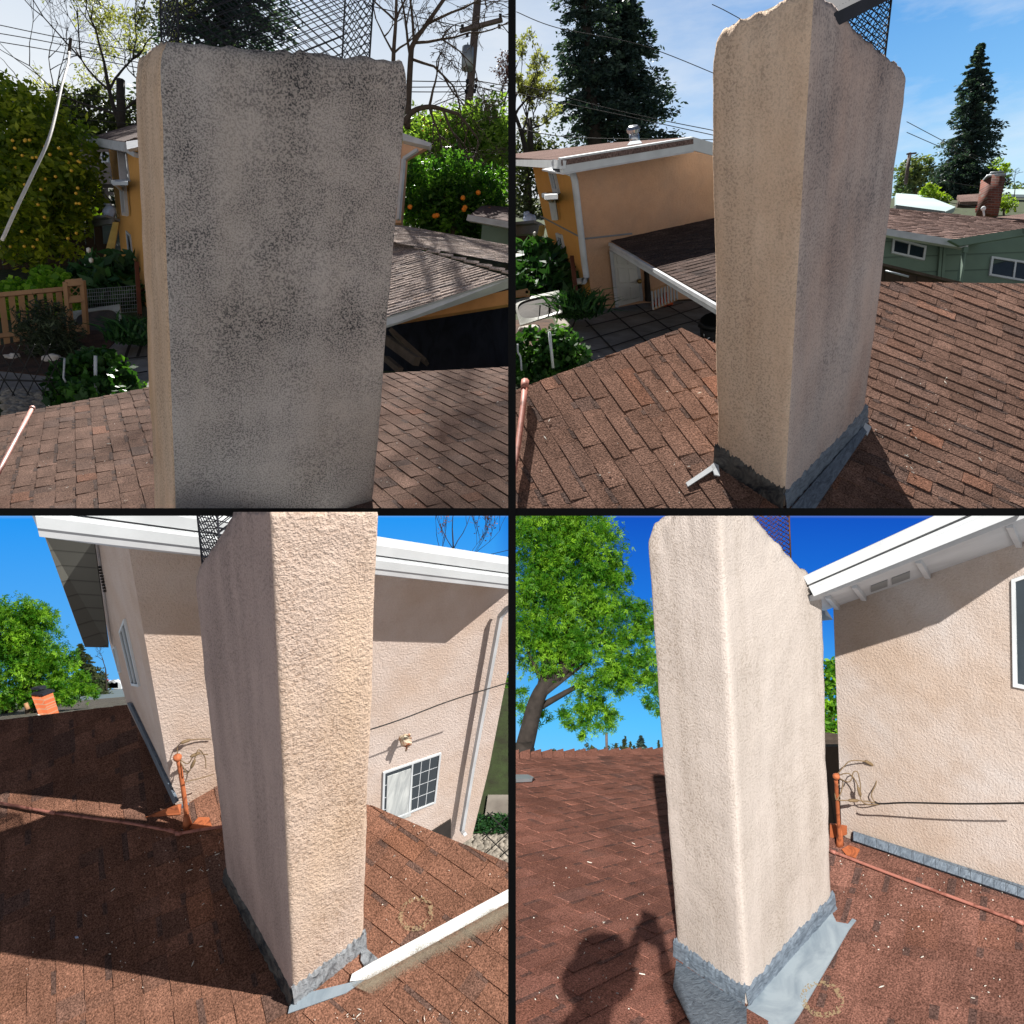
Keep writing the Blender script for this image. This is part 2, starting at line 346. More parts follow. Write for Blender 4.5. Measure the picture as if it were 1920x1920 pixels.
M['lemon'] = plain('yellow_fruit', srgb(222, 176, 60), .45, var=.1)
M['bluebag'] = plain('blue_white_bag', srgb(178, 192, 216), .6, var=.15)
M['orange_toy'] = plain('orange_plastic', srgb(206, 84, 40), .4, var=.1)
M['bin'] = plain('bin_plastic', srgb(24, 26, 26), .5, var=.1)
M['door'] = plain('door_paint', srgb(214, 210, 202), .45, var=.05)
M['brass'] = plain('brass', srgb(150, 120, 70), .3, .8)
M['skin'] = plain('skin', srgb(190, 140, 110), .5); M['cloth'] = plain('jacket_cloth', srgb(50, 56, 68), .8); M['hat'] = plain('hat_cloth', srgb(70, 66, 58), .8)
M['jeans'] = plain('denim', srgb(50, 62, 84), .85); M['hair'] = plain('hair', srgb(40, 30, 24), .7)
M['rust_lamp'] = smeared('rusty_bracket', srgb(210, 200, 176), srgb(140, 72, 36), 14, .45, .58, .6)
L = {}
def LM(n, a, b, t=.35): L[n] = leafmat(n, srgb(*a), srgb(*b), t)
LM('citrus_leaf', (84, 108, 28), (182, 188, 60),.5); LM('orange_leaf', (38, 76, 32), (110, 158, 56),.5)
LM('hedge_leaf', (78, 108, 46), (158, 184, 86),.5); LM('pale_leaf', (120, 124, 78), (178, 178, 120), .4)
LM('redwood_leaf', (40, 60, 60), (86, 106, 92), .25); LM('ivy_leaf', (90, 140, 40), (170, 210, 76), .5)
LM('calla_leaf', (30, 66, 36), (70, 112, 56), .2); LM('rosemary_leaf', (46, 56, 40), (86, 98, 70), .2)
LM('geranium_leaf', (34, 70, 30), (86, 132, 50), .25); LM('grass_leaf', (84, 130, 24), (170, 200, 60), .4)
LM('camphor_leaf', (48, 104, 16), (142, 188, 48), .42); LM('far_leaf', (70, 92, 58), (140, 150, 90), .3)
LM('red_leaf', (120, 34, 46), (176, 60, 70), .3); LM('lime_leaf', (110, 140, 40), (178, 196, 74), .4)
LM('bud', (96, 66, 70), (140, 104, 100), .1); LM('dark_leaf', (50, 60, 38), (88, 96, 58), .35)

def overspray():
    m, nt, b = newmat('white_overspray'); v = coords(nt); s = N(nt, 'ShaderNodeSeparateXYZ'); nt.links.new(v, s.inputs[0])
    b.inputs['Base Color'].default_value = srgb(160, 148, 128); b.inputs['Roughness'].default_value = .9
    n = tnoise(nt, v, 260, 1); n2 = tnoise(nt, v, 9, 4)
    f = math_(nt, 'ABSOLUTE', math_(nt, 'MULTIPLY', s.outputs[1], 1/.06)); f = math_(nt, 'SUBTRACT', 1.0, f, clamp=True)
    a = math_(nt, 'MULTIPLY', math_(nt, 'SUBTRACT', math_(nt, 'MULTIPLY_ADD', f, 1.1, math_(nt, 'MULTIPLY', n2, .9)), math_(nt, 'MULTIPLY_ADD', n, 1.0, .45), clamp=True), .7, clamp=True)
    nt.links.new(a, b.inputs['Alpha']); return m
M['overspray'] = overspray()

# ------------------------------------------------------------------ builders
def shingles(bm, pl, polys, vp, e=.12, wmin=.10, wmax=.26, th=.005, seed=1, orange=.12, dark=.22, band=.35):
    """real overlapping shingle tabs laid on plane pl, cut to convex polygons given in photo pixels"""
    rnd = random.Random(seed); lay = bm.loops.layers.color.get('tint') or bm.loops.layers.color.new('tint')
    n = pl.n
    if len(vp) == 4: u = n.cross(ray(*vp[:2]).cross(ray(*vp[2:]))).normalized()      # courses run along a line seen in the photo
    else:
        r = ray(*vp); u = (r-n*r.dot(n)).normalized()
    v = n.cross(u)
    if v.y < 0: v = -v
    if abs(v.y) < .02 and v.z < 0: v = -v
    o = pl.o
    for poly in polys:
        pts = [q if isinstance(q, V) else pl.hit(*q) for q in poly]
        uv = [((p-o).dot(u), (p-o).dot(v)) for p in pts]
        u0, u1 = min(a for a, b in uv)-.3, max(a for a, b in uv)+.3; v0, v1 = min(b for a, b in uv)-.1, max(b for a, b in uv)+.1
        t = BM(); lt = t.loops.layers.color.new('tint')
        def q(a, b, h): return t.verts.new(o+u*a+v*b+n*h)
        i0 = math.floor(v0/e); i1 = math.ceil(v1/e)
        for i in range(i0, i1):
            rr = random.Random(seed*1000+i); a = math.floor(u0/3)*3-rr.random()*.3; high = rr.random() < .5; b0 = i*e; run = 0
            while a < u1:
                wd = rr.uniform(wmin, wmax)*(1.0 if high else .55); z = rr.random(); dk = rr.random(); og = rr.random()
                tint = (z, (.35+.4*rr.random()) if dk < dark*.6 else (.30 if not high else .22)*rr.random(), (.25+.35*rr.random()) if (og < orange*.8 and high) else .04, 1)
                if a+wd > u0:
                    h = th*(1.5 if high else .75)*rr.uniform(.85, 1.2); g = .0025 if rr.random() < .35 else 0; jb = rr.uniform(-.003, .003)
                    A, B, Cc, D = q(a+g, b0+jb, h), q(a+wd, b0+jb, h), q(a+wd, b0+e+.004, .0005), q(a+g, b0+e+.004, .0005)
                    A2, B2 = q(a+g, b0+jb, -.001), q(a+wd, b0+jb, -.001)
                    D2, C2 = q(a+g, b0+e+.004, -.001), q(a+wd, b0+e+.004, -.001)
                    for f in (t.faces.new((A, B, Cc, D)), t.faces.new((A2, B2, B, A)), t.faces.new((B2, C2, Cc, B)), t.faces.new((A, D, D2, A2))):
                        for l in f.loops: l[lt] = tint
                    if rr.random() < band:
                        s0 = a+wd*rr.uniform(0, .3); s1 = a+wd*rr.uniform(.65, 1.1); yb = b0+e*rr.uniform(.74, .84); hh = h*.3+.0012
                        f = t.faces.new((q(s0, yb, hh), q(s1, yb, hh), q(s1, b0+e+.002, .0022), q(s0, b0+e+.002, .0022)))
                        for l in f.loops: l[lt] = (.2, .78, 0, 1)
                a += wd; high = not high if rr.random() < .8 else high
        f = t.faces.new([q(a, b, -.002) for a, b in ((u0, v0), (u1, v0), (u1, v1), (u0, v1))])
        for l in f.loops: l[lt] = (.3, .6, 0, 1)
        c = sum(pts, V())/len(pts)
        for i in range(len(pts)):
            a, b = pts[i], pts[(i+1) % len(pts)]; no = (b-a).cross(n).normalized()
            if (c-a).dot(no) > 0: no = -no
            bmesh.ops.bisect_plane(t, geom=t.verts[:]+t.edges[:]+t.faces[:], plane_co=a, plane_no=no, clear_outer=True)
        me = bpy.data.meshes.new('tmp'); t.to_mesh(me); t.free(); bm.from_mesh(me); bpy.data.meshes.remove(me)
    return frame(o, u, n)

def chim_solve(w, Apx, dA, Lline, Rline, ratio):
    """plan of a rectangular prism with axis w: near corner at pixel A; the other two visible edges pass through pixel lines"""
    a = P(Apx[0], Apx[1], dA); x0 = w.cross(V((0, 1, 0))).normalized(); x0 = x0 if x0.x > 0 else -x0; y0 = x0.cross(w); y0 = y0 if y0.y > 0 else -y0
    def on(line, e):            # a + e*t on the plane through the eye containing the pixel line
        n = ray(*line[0]).cross(ray(*line[1])); return -n.dot(a)/n.dot(e)
    best = None
    for i in range(2, 178):
        th = math.radians(i*.5); eR = x0*math.cos(th)+y0*math.sin(th); eL = -x0*math.sin(th)+y0*math.cos(th)
        l, r = on(Lline, eL), on(Rline, eR)
        if l <= 0 or r <= 0 or l > 5 or r > 5: continue
        sc_ = abs(math.log((r/l)/ratio))
        if best is None or sc_ < best[0]: best = (sc_, a+eL*l, a+eR*r, eL, eR, l, r)
    return a, best
def along(p, w, y):             # slide p along w until it projects on pixel row y
    k = (C0-y)/F; t = (k*p.y-p.z)/(w.z-k*w.y); return p+w*t

def chimney(k, label, bott, tops, mats, parent_loc, matsplit, seed=0, rough_top=.03, cr=.035, colours=None):
    """bott/tops: corner points L, A(near), R, and hidden B; ring of the shaft with rounded corners and hacked top edge"""
    th = thing(k, 'chimney', parent_loc, label, 'chimney')
    bm = BM(); cols = 30; rows = 110
    w = ST[k].w
    order = [0, 1, 2, 3]                        # L->A->R->B
    cb = [bott[i] for i in order]; ct = [tops[i] for i in order]
    ringp = []
    for s in range(4):
        for i in range(cols):
            ringp.append((s, i/cols))
    def pos(s, f, h):
        # position on side s at fraction f and height h, with rounded corners
        c = [cb[i].lerp(ct[i], h) for i in range(4)]; a, b = c[s], c[(s+1) % 4]; Ln = (b-a).length; d = f*Ln
        p = a.lerp(b, f); ctr = sum(c, V())/4
        cut = 0
        if d < cr: cut = cr-d; cn = a
        elif Ln-d < cr: cut = cr-(Ln-d); cn = b
        if cut: p = p+(ctr-cn).normalized()*(cr*.42*(cut/cr)**2)
        nn = (p-ctr); nn = (nn-w*nn.dot(w)).normalized()
        return p, nn
    rings = []
    for j in range(rows+1):
        h = j/rows; ring = []
        for s, f in ringp:
            p, nn = pos(s, f, h)
            q = p*3.0+V((seed, 0, 0)); am = .006*noise.noise(q)+.0025*noise.noise(p*14)
            p = p+nn*am
            if h > .9:                          # the hacked-off top: chips and lumps
                t = (h-.9)/.1
                p = p+w*(t**3*rough_top*(.45*noise.noise(p*11+V((seed, 3, 1)))+.9*noise.noise(p*34)+.7*noise.noise(p*75)))-nn*(t**4*.022)+nn*(t*.010*noise.noise(p*26))
            ring.append(bm.verts.new(p))
        rings.append(ring)
    n = len(ringp)
    for j in range(rows):
        for i in range(n):
            f = bm.faces.new((rings[j][i], rings[j][(i+1) % n], rings[j+1][(i+1) % n], rings[j+1][i])); f.smooth = True
            f.material_index = 0 if matsplit(ringp[i]) else 1
    c = sum((v.co for v in rings[-1]), V())/n
    inner = [bm.verts.new(v.co.lerp(c, .25)-w*.02+w*.03*noise.noise(v.co*8)) for v in rings[-1]]
    for i in range(n):
        f = bm.faces.new((rings[-1][i], rings[-1][(i+1) % n], inner[(i+1) % n], inner[i])); f.smooth = True
    bm.faces.new(inner)
    bmesh.ops.recalc_face_normals(bm, faces=bm.faces[:])
    obj(k, 'stucco_shaft', bm, mats, th, frame(parent_loc, (bott[2]-bott[1]), w))
    return th

def lattice(bm, o, ex, ey, W, H, pitch=.03, asp=.5, r=.0022):
    """diamond mesh in rectangle o + ex*[0,W] + ey*[0,H]"""
    sl = asp
    for sgn in (1, -1):
        c = -W*sl*1.0-pitch*sl
        while c < H+W*sl:
            # line y = c + sgn' x
            pts = []
            x0, x1 = 0, W; y0 = c; y1 = c+W*sl
            if y1 > 0 and y0 < H:
                if y0 < 0: x0 = -y0/sl; y0 = 0
                if y1 > H: x1 = x0+(H-y0)/sl; y1 = H
                x1 = min(x1, W)
                if sgn > 0: tube(bm, [o+ex*x0+ey*y0, o+ex*x1+ey*y1], r, 3)
                else: tube(bm, [o+ex*(W-x0)+ey*y0, o+ex*(W-x1)+ey*y1], r, 3)
            c += pitch*sl*1.6
def spark_cage(k, label, base, ex, ey, up, W, D, H, mat='dark_metal', taper=0.0, lid=True, pitch=.03, r=.002):
    th = thing(k, 'spark_arrestor', base+ex*W/2+ey*D/2, label, 'chimney cap')
    for (o, a, wd) in ((base, ex, W), (base+ex*W, ey, D), (base+ex*W+ey*D, -ex, W), (base+ey*D, -ey, D)):
        bm = BM(); lattice(bm, o, a, up, wd, H, pitch, .55, r); obj(k, 'mesh_panel', bm, M[mat], th)
    bm = BM(); c = [base, base+ex*W, base+ex*W+ey*D, base+ey*D]
    for i in range(4): tube(bm, [c[i], c[i]+up*H], .003, 5); tube(bm, [c[i]+up*.002, c[(i+1) % 4]+up*.002], .003, 5)
    if lid:
        slab(bm, [p+up*H for p in (c[0]-ex*.03-ey*.03, c[1]+ex*.03-ey*.03, c[2]+ex*.03+ey*.03, c[3]-ex*.03+ey*.03)], up, .03)
    obj(k, 'lid' if lid else 'cage_frame', bm, M[mat], th)

def leaves(bm, blobs, n, size, seed=1, asp=.45, shell=.5, droop=0, clump=0.0, tintclump=1.5, spray=1):
    rnd = random.Random(seed); lay = bm.loops.layers.color.get('tint') or bm.loops.layers.color.new('tint')
    tot = sum(b[1]**2 for b in blobs)
    for c, r, *sq in blobs:
        s3 = sq[0] if sq else (1, 1, 1); m = int(n*r*r/tot)
        cl = [V((rnd.gauss(0, 1), rnd.gauss(0, 1), rnd.gauss(0, 1))).normalized()*rnd.uniform(.55, 1) for _ in range(max(4, m//60))]
        for i in range(m):
            if clump and rnd.random() < clump:
                d = rnd.choice(cl)+V((rnd.gauss(0, .12), rnd.gauss(0, .12), rnd.gauss(0, .10)))
            else:
                d = V((rnd.gauss(0, 1), rnd.gauss(0, 1), rnd.gauss(0, 1))).normalized()*(rnd.random()**shell)
            p = c+V((d.x*s3[0], d.y*s3[1], d.z*s3[2]))*r
            nz = noise.noise(p*tintclump/max(r, .01)*1.2)
            if nz < -.32 and rnd.random() < .75: continue
            a = V((rnd.gauss(0, 1), rnd.gauss(0, 1), rnd.gauss(0, .7)-droop)).normalized(); b = a.cross(V((rnd.gauss(0, 1), rnd.gauss(0, 1), rnd.gauss(0, 1)))).normalized()
            s_ = size*rnd.uniform(.6, 1.35); t = min(1, max(0, .5+nz*.9+rnd.uniform(-.3, .3)))
            if spray > 1:
                c_ = a.cross(b)
                for j in range(spray):
                    an = (j/(spray-1)-.5)*2.1+rnd.uniform(-.2, .2); aa = (a*math.cos(an)+b*math.sin(an)+c_*rnd.uniform(-.35, .35)).normalized(); bb = aa.cross(c_).normalized()*asp*s_; o_ = p+a*s_*.5*(j % 3); tt = min(1, max(0, t+rnd.uniform(-.12, .12)))
                    f = bm.faces.new([bm.verts.new(q) for q in (o_, o_+aa*s_+bb, o_+aa*s_*2.1, o_+aa*s_-bb)])
                    for l in f.loops: l[lay] = (tt, tt, tt, 1)
                continue
            f = bm.faces.new([bm.verts.new(q) for q in (p-a*s_, p+b*s_*asp, p+a*s_, p-b*s_*asp)])
            for l in f.loops: l[lay] = (t, t, t, 1)
def branches(bm, p, d, ln, r, depth, rnd, spread=.5, n=2, tips=None, up=.1, minr=.004):
    pts = [p]; q = p; dd = d.normalized()
    for i in range(4):
        dd = (dd+V((rnd.gauss(0, .12), rnd.gauss(0, .12), rnd.gauss(0, .1)+up*.3))).normalized(); q = q+dd*ln/4; pts.append(q)
    tube(bm, pts, [max(minr, r*(1-.12*i)) for i in range(5)], 5)
    if tips is not None and depth <= 2: tips.append((q, dd)); tips.append((pts[2], dd))
    if depth <= 0: return
    for i in range(n+(rnd.random() < .4)):
        nd = (dd+V((rnd.gauss(0, spread), rnd.gauss(0, spread), rnd.gauss(0, spread*.7)+up))).normalized()
        branches(bm, pts[rnd.choice((2, 3, 4, 4))], nd, ln*rnd.uniform(.62, .85), r*rnd.uniform(.5, .68), depth-1, rnd, spread, n, tips, up, minr)
def bare_tree(k, label, trunk, r, depth, ln, seed, leafkind=None, leafn=0, leafs=.04, cat='tree', name='bare_tree', spread=.5, up=.12, starts=None, minr=.006, group=None, mat='bark_dark'):
    rnd = random.Random(seed); th = thing(k, name, trunk[0], label, cat, group); bm = BM(); tips = []
    pts = curve(trunk, 4); m = len(pts); tube(bm, pts, [r*(1-.5*i/m) for i in range(m)], 7)
    for (i, d, l_) in (starts or [(len(trunk)-1, trunk[-1]-trunk[-2], 1)]):
        branches(bm, trunk[i], d, ln*l_, r*.5, depth, rnd, spread, 2, tips, up, minr)
    obj(k, 'trunk', bm, M[mat], th, smooth=True)
    if leafkind and tips:
        b2 = BM(); leaves(b2, [(t[0], ln*.16) for t in rnd.sample(tips, min(len(tips), 400))], leafn, leafs, seed); obj(k, 'crown', b2, L[leafkind], th)
    return th
def tree(k, label, blobs, trunk, r, n, size, leafkind, seed=1, asp=.45, name='tree', cat='tree', clump=.5, droop=0, mat='bark', group=None, shell=.5, limbs=4, fruits=None, spray=1):
    th = thing(k, name, trunk[0], label, cat, group); rnd = random.Random(seed)
    bm = BM(); pts = curve(trunk, 4); m = len(pts); tube(bm, pts, [r*(1-.55*i/m) for i in range(m)], 8)
    bl = sorted(blobs, key=lambda b: -b[1])
    for b in bl[:limbs*2]:
        st = pts[rnd.randrange(m//3, m)]; mid = st.lerp(b[0], .5)+V((rnd.gauss(0, .1), rnd.gauss(0, .1), 0))*b[1]
        tube(bm, curve([st, mid, b[0]], 4), [max(.006, r*.4*(1-i/10)) for i in range(9)], 5)
    obj(k, 'trunk', bm, M[mat], th, smooth=True)
    bm = BM(); leaves(bm, blobs, n, size, seed, asp, shell, droop, clump, spray=spray); obj(k, 'crown', bm, L[leafkind], th)
    if fruits:
        for (pt, rr, mt) in fruits:
            bm = BM(); blob(bm, pt, rr, 2, .05); obj(k, 'fruit', bm, M[mt], th)
    return th
def conifer(k, label, base, top, rad, n, size, seed=1, leafkind='redwood_leaf', name='conifer', whorls=34, power=.8, skirt=0.0, droop=.25, group=None, irregular=.35):
    th = thing(k, name, base, label, 'tree', group); rnd = random.Random(seed); ax = (top-base); H = ax.length; ax = ax.normalized()
    bm = BM(); tube(bm, [base.lerp(top, i/6) for i in range(7)], [max(.02, H*.022*(1-i/6.3)) for i in range(7)], 7)
    b2 = BM(); lay = b2.loops.layers.color.new('tint'); x0 = ax.cross(V((0, 1, 0))).normalized(); y0 = ax.cross(x0)
    nb = whorls*7; per = max(6, n//nb)
    for i in range(nb):
        t = (i+rnd.random())/nb; t = skirt+t*(1-skirt); a = rnd.uniform(0, 2*math.pi); R = rad*max(.03, (1-t))**power*rnd.uniform(1-irregular, 1.15)*(1+.25*noise.noise(V((t*6, a, seed))))
        if R < .02: continue
        st = base+ax*(H*t); dr = (x0*math.cos(a)+y0*math.sin(a)); en = st+dr*R-ax*(R*droop*rnd.uniform(.2, 1.4)); mid = st.lerp(en, .5)+ax*(R*.10)
        cv = curve([st, mid, en], 3); tube(bm, cv, [max(.008, R*.012*(1-j/8)) for j in range(len(cv))], 3)
        tn = rnd.uniform(.1, .9)
        for j in range(per):
            f = rnd.random()**.6; p = cv[min(len(cv)-1, int(f*(len(cv))))]+V((rnd.gauss(0, 1), rnd.gauss(0, 1), rnd.gauss(0, .55)))*R*.085+ax*(-.03*R*rnd.random())
            aa = (dr+V((rnd.gauss(0, .7), rnd.gauss(0, .7), rnd.gauss(0, .35)-.2))).normalized(); bb = aa.cross(V((rnd.gauss(0, 1), rnd.gauss(0, 1), rnd.gauss(0, 1)))).normalized(); s_ = size*rnd.uniform(.5, 1.4)
            fc = b2.faces.new([b2.verts.new(q) for q in (p-aa*s_, p+bb*s_*.42, p+aa*s_, p-bb*s_*.42)]); tt = min(1, max(0, tn+rnd.uniform(-.3, .3)))
            for l in fc.loops: l[lay] = (tt, tt, tt, 1)
    obj(k, 'trunk', bm, M['bark_dark'], th); obj(k, 'crown', b2, L[leafkind], th); return th
def bush(k, label, blobs, n, size, leafkind, seed=1, name='shrub', cat='shrub', asp=.5, clump=.3, stems=6, flowers=0, group=None, fruit=None):
    base = blobs[0][0]-ST[k].w*blobs[0][1]; th = thing(k, name, base, label, cat, group); rnd = random.Random(seed); bm = BM()
    for i in range(stems):
        b = rnd.choice(blobs); tube(bm, [base+V((rnd.gauss(0, .03), rnd.gauss(0, .03), 0)), b[0]+V((rnd.gauss(0, .3), rnd.gauss(0, .3), rnd.gauss(0, .2)))*b[1]], .008, 4)
    obj(k, 'stems', bm, M['bark_dark'], th)
    bm = BM(); leaves(bm, blobs, n, size, seed, asp, .5, 0, clump); obj(k, 'foliage', bm, L[leafkind], th)
    for i in range(flowers):
        b = rnd.choice(blobs); p = b[0]+V((rnd.gauss(0, .5), -abs(rnd.gauss(0, .6)), rnd.uniform(.2, .9)))*b[1]; bm = BM(); blob(bm, p, size*.24, 1, .2, (1, 1, 1.3)); obj(k, 'flower', bm, M['petal'], th)
    for (pt, rr) in (fruit or []):
        bm = BM(); blob(bm, pt, rr, 2, .04); obj(k, 'fruit', bm, M['citrus_fruit'], th)
    return th
def blades(k, label, c, R, n, ln, leafkind, seed=1, name='grass_clump', w=.012, up=V((0, 0, 1)), cat='plant', flat=.6, kind=None, area=None):
    rnd = random.Random(seed); bm = BM(); lay = bm.loops.layers.color.new('tint')
    for i in range(n):
        if area: p = area(rnd); 
        else: p = c+V((rnd.gauss(0, .4), rnd.gauss(0, .4), 0))*R
        d = (up+V((rnd.gauss(0, flat), rnd.gauss(0, flat), rnd.gauss(0, .2)))).normalized(); l_ = ln*rnd.uniform(.5, 1.2); s = d.cross(V((rnd.gauss(0, 1), rnd.gauss(0, 1), .1))).normalized()*w
        mid = p+d*l_*.6; tip = p+d*l_*.85+V((d.x, d.y, -.25)).normalized()*l_*.35; t = rnd.random()
        vs = [bm.verts.new(q) for q in (p-s, p+s, mid+s*.8, mid-s*.8, tip)]
        for f in (bm.faces.new((vs[0], vs[1], vs[2], vs[3])), bm.faces.new((vs[3], vs[2], vs[4]))):
            for l in f.loops: l[lay] = (t, t, t, 1)
    o = obj(k, name, bm, L[leafkind]); return tag(o, label, cat, kind=kind)
def wire(k, pts, r, label, mat='cable', name='overhead_wire', group=None, cat='wire', n=5, sag=True):
    bm = BM(); q = [P(*p) for p in pts]; tube(bm, curve(q, 8) if len(q) > 2 else [q[0].lerp(q[1], i/10)-V((0, 0, (i/10)*(1-i/10)*(.02 if sag else 0)*(q[1]-q[0]).length)) for i in range(11)], r, n)
    return tag(obj(k, name, bm, M[mat]), label, cat, group)
def windowpart(k, pl, quad, parent, fr=.03, depth=.03, proud=.02, mat='white', glass='glass', mull=(), bars=(), name='window'):
    """frame with real glass; quad = 4 photo pixels TL TR BR BL on plane pl"""
    n = pl.n; c = [pl.hit(x, y, proud) for x, y in quad]; ctr = sum(c, V())/4
    bm = BM()
    def inset(p): 
        i = c.index(p); a, b = c[i-1], c[(i+1) % 4]; return p+(a-p).normalized()*fr+(b-p).normalized()*fr
    inn = [inset(p) for p in c]
    for i in range(4):
        j = (i+1) % 4; slab(bm, [c[i], c[j], inn[j], inn[i]], n, depth+proud)
    for f in mull: 
        a = inn[0].lerp(inn[1], f); b = inn[3].lerp(inn[2], f); e = (inn[1]-inn[0]).normalized()*fr*.4; slab(bm, [a-e, a+e, b+e, b-e], n, depth)
    for (ax, f) in bars:
        a, b = (inn[0].lerp(inn[1], f), inn[3].lerp(inn[2], f)) if ax == 'v' else (inn[0].lerp(inn[3], f), inn[1].lerp(inn[2], f))
        e = ((inn[1]-inn[0]) if ax == 'v' else (inn[3]-inn[0])).normalized()*fr*.15; slab(bm, [a-e-n*.004, a+e-n*.004, b+e-n*.004, b-e-n*.004], n, .008)
    w_ = obj(k, name, bm, M[mat], parent)
    bm = BM(); slab(bm, [p-n*(proud*.6) for p in inn], n, .004); obj(k, 'pane', bm, M[glass], w_)
    return w_
def litter(k, pl, spots, label, n=60, seed=1, size=.006):
    rnd = random.Random(seed); bm = BM()
    for i in range(n):
        x0, y0, x1, y1 = rnd.choice(spots); p = pl.hit(rnd.uniform(x0, x1), rnd.uniform(y0, y1), .010)
        a = rnd.uniform(0, 6.28); u = pl.n.orthogonal().normalized(); v = pl.n.cross(u); d = u*math.cos(a)+v*math.sin(a); e = pl.n.cross(d); s = size*.5*rnd.uniform(.4, 1.4); el = rnd.choice((1, 1, 1.3, 3.4))
        slab(bm, [p-d*s*el, p+e*s*.45, p+d*s*el, p-e*s*.45], pl.n, .003)
    tag(obj(k, 'fallen_petals', bm, M['petal']), label, 'petals', kind='stuff')

# ================================================================== frame bars between the four views
def divider():
    bm = BM(); h = 7.2/F*1.9
    slab(bm, [(-1.6, 1.9, h), (1.6, 1.9, h), (1.6, 1.9, -h), (-1.6, 1.9, -h)], V((0, -1, 0)), .03)
    slab(bm, [(-h, 1.897, 1.6), (h, 1.897, 1.6), (h, 1.897, -1.6), (-h, 1.897, -1.6)], V((0, -1, 0)), .03)
    o = obj(1, 'dividing_bars', bm, M['black'], clip=False); tag(o, kind='structure')
divider()

def make_chimney(k, A, dA, Ll, Rl, ratio, yb, yt, label, mats, matsplit, seed=0, rough=.03, cr=.035):
    w = ST[k].w; a, best = chim_solve(w, A, dA, Ll, Rl, ratio); _, Lp, Rp, eL, eR, l, r = best
    base = [along(Lp, w, yb[0]), along(a, w, yb[1]), along(Rp, w, yb[2])]
    top = [along(Lp, w, yt[0]), along(a, w, yt[1]), along(Rp, w, yt[2])]
    n = (base[0]-base[1]).cross(base[2]-base[1]).normalized(); n = n if n.dot(w) > 0 else -n
    roof = Pl(base[1], n)
    Bq = Lp+Rp-a
    t = n.dot(base[1]-Bq)/n.dot(w); Bb = Bq+w*t; Bt = top[0]+top[2]-top[1]
    bott = base+[Bb]; tops = top+[Bt]
    lower = [p-w*.04 for p in bott]
    chimney(k, label, lower, tops, mats, base[1], matsplit, seed, rough, cr)
    print('chimney', k, 'L %.2f R %.2f' % (l, r), 'base d', [round(p.y, 2) for p in base], 'top d', [round(p.y, 2) for p in top], 'n', n)
    return dict(base=bott, top=tops, eL=eL, eR=eR, l=l, r=r, roof=roof, w=w)
def mskin(k, name, label, pl, quads, t, mat, cat=None, parent=None, th=None, off=0):
    """thin sheets on a plane (flashing)"""
    bm = BM()
    for q in quads: slab(bm, [p if isinstance(p, V) else pl.hit(p[0], p[1], off) for p in q], pl.n, t)
    return obj(k, name, bm, mat, th)
def base_flashing(k, ch, label, mats, hgt=(.09, .09), proud=.012, pan=None, seed=3, extent=('L', 'R')):
    """sealant skirt standing up the shaft and a metal apron lying on the roof"""
    th = thing(k, 'chimney_flashing', ch['base'][1], label, 'flashing'); w = ch['w']; n = ch['roof'].n; rnd = random.Random(seed)
    b = ch['base']; t = ch['top']; ctr = sum(b, V())/4
    for side, (i, j), m, h in (('L', (0, 1), mats[0], hgt[0]), ('R', (1, 2), mats[1], hgt[1])):
        if side not in extent: continue
        a, c = b[i], b[j]; out = ((a+c)/2-ctr); out = (out-w*out.dot(w)); e = (c-a).normalized(); out = (out-e*out.dot(e)).normalized()
        bm = BM(); N_ = 70; rows_ = 7; g = []
        for q in range(N_+1):
            f = -.012+q/N_*1.024; p = a.lerp(c, f); hh = h*(1+.22*noise.noise(V((q*.35, seed, i)))+.16*noise.noise(V((q*1.3, seed, i+5)))); colv = []
            for z in range(rows_+1):
                s = z/rows_; bulge = proud*(1.25-.9*s)*(1+.5*noise.noise(V((q*.4, z*1.2, seed+i)))); bulge = max(bulge, -.01) if z < rows_ else -.004
                colv.append(bm.verts.new(p+w*(hh*s-.005)+out*bulge))
            g.append(colv)
        for q in range(N_):
            for z in range(rows_): bm.faces.new((g[q][z], g[q+1][z], g[q+1][z+1], g[q][z+1])).smooth = True
        r_ = bmesh.ops.recalc_face_normals(bm, faces=bm.faces[:])
        obj(k, 'sealant_skirt', bm, m, th, frame(a, e, out))
    for (name, quad, m, tk) in (pan or []):
        bm = BM(); slab(bm, [ch['roof'].hit(x, y, .010) for x, y in quad], n, tk); obj(k, name, bm, m, th, frame(ch['roof'].hit(*quad[0]), ch['roof'].hit(*quad[1])-ch['roof'].hit(*quad[0]), n))
    return th
def pipe_run(k, pl, px, r, mat, label, name='conduit_pipe', off=.03, fittings=(), n=8):
    th = thing(k, name, pl.hit(*px[0]), label, 'pipe'); bm = BM(); pts = [pl.hit(x, y, off) for x, y in px]; tube(bm, pts, r, n); obj(k, 'pipe', bm, M[mat], th, smooth=True)
    for i in fittings:
        bm = BM(); d = (pts[min(i+1, len(pts)-1)]-pts[max(0, i-1)]).normalized(); tube(bm, [pts[i]-d*r*2, pts[i]+d*r*2], r*1.35, n); obj(k, 'coupling', bm, M[mat], th)
    return th

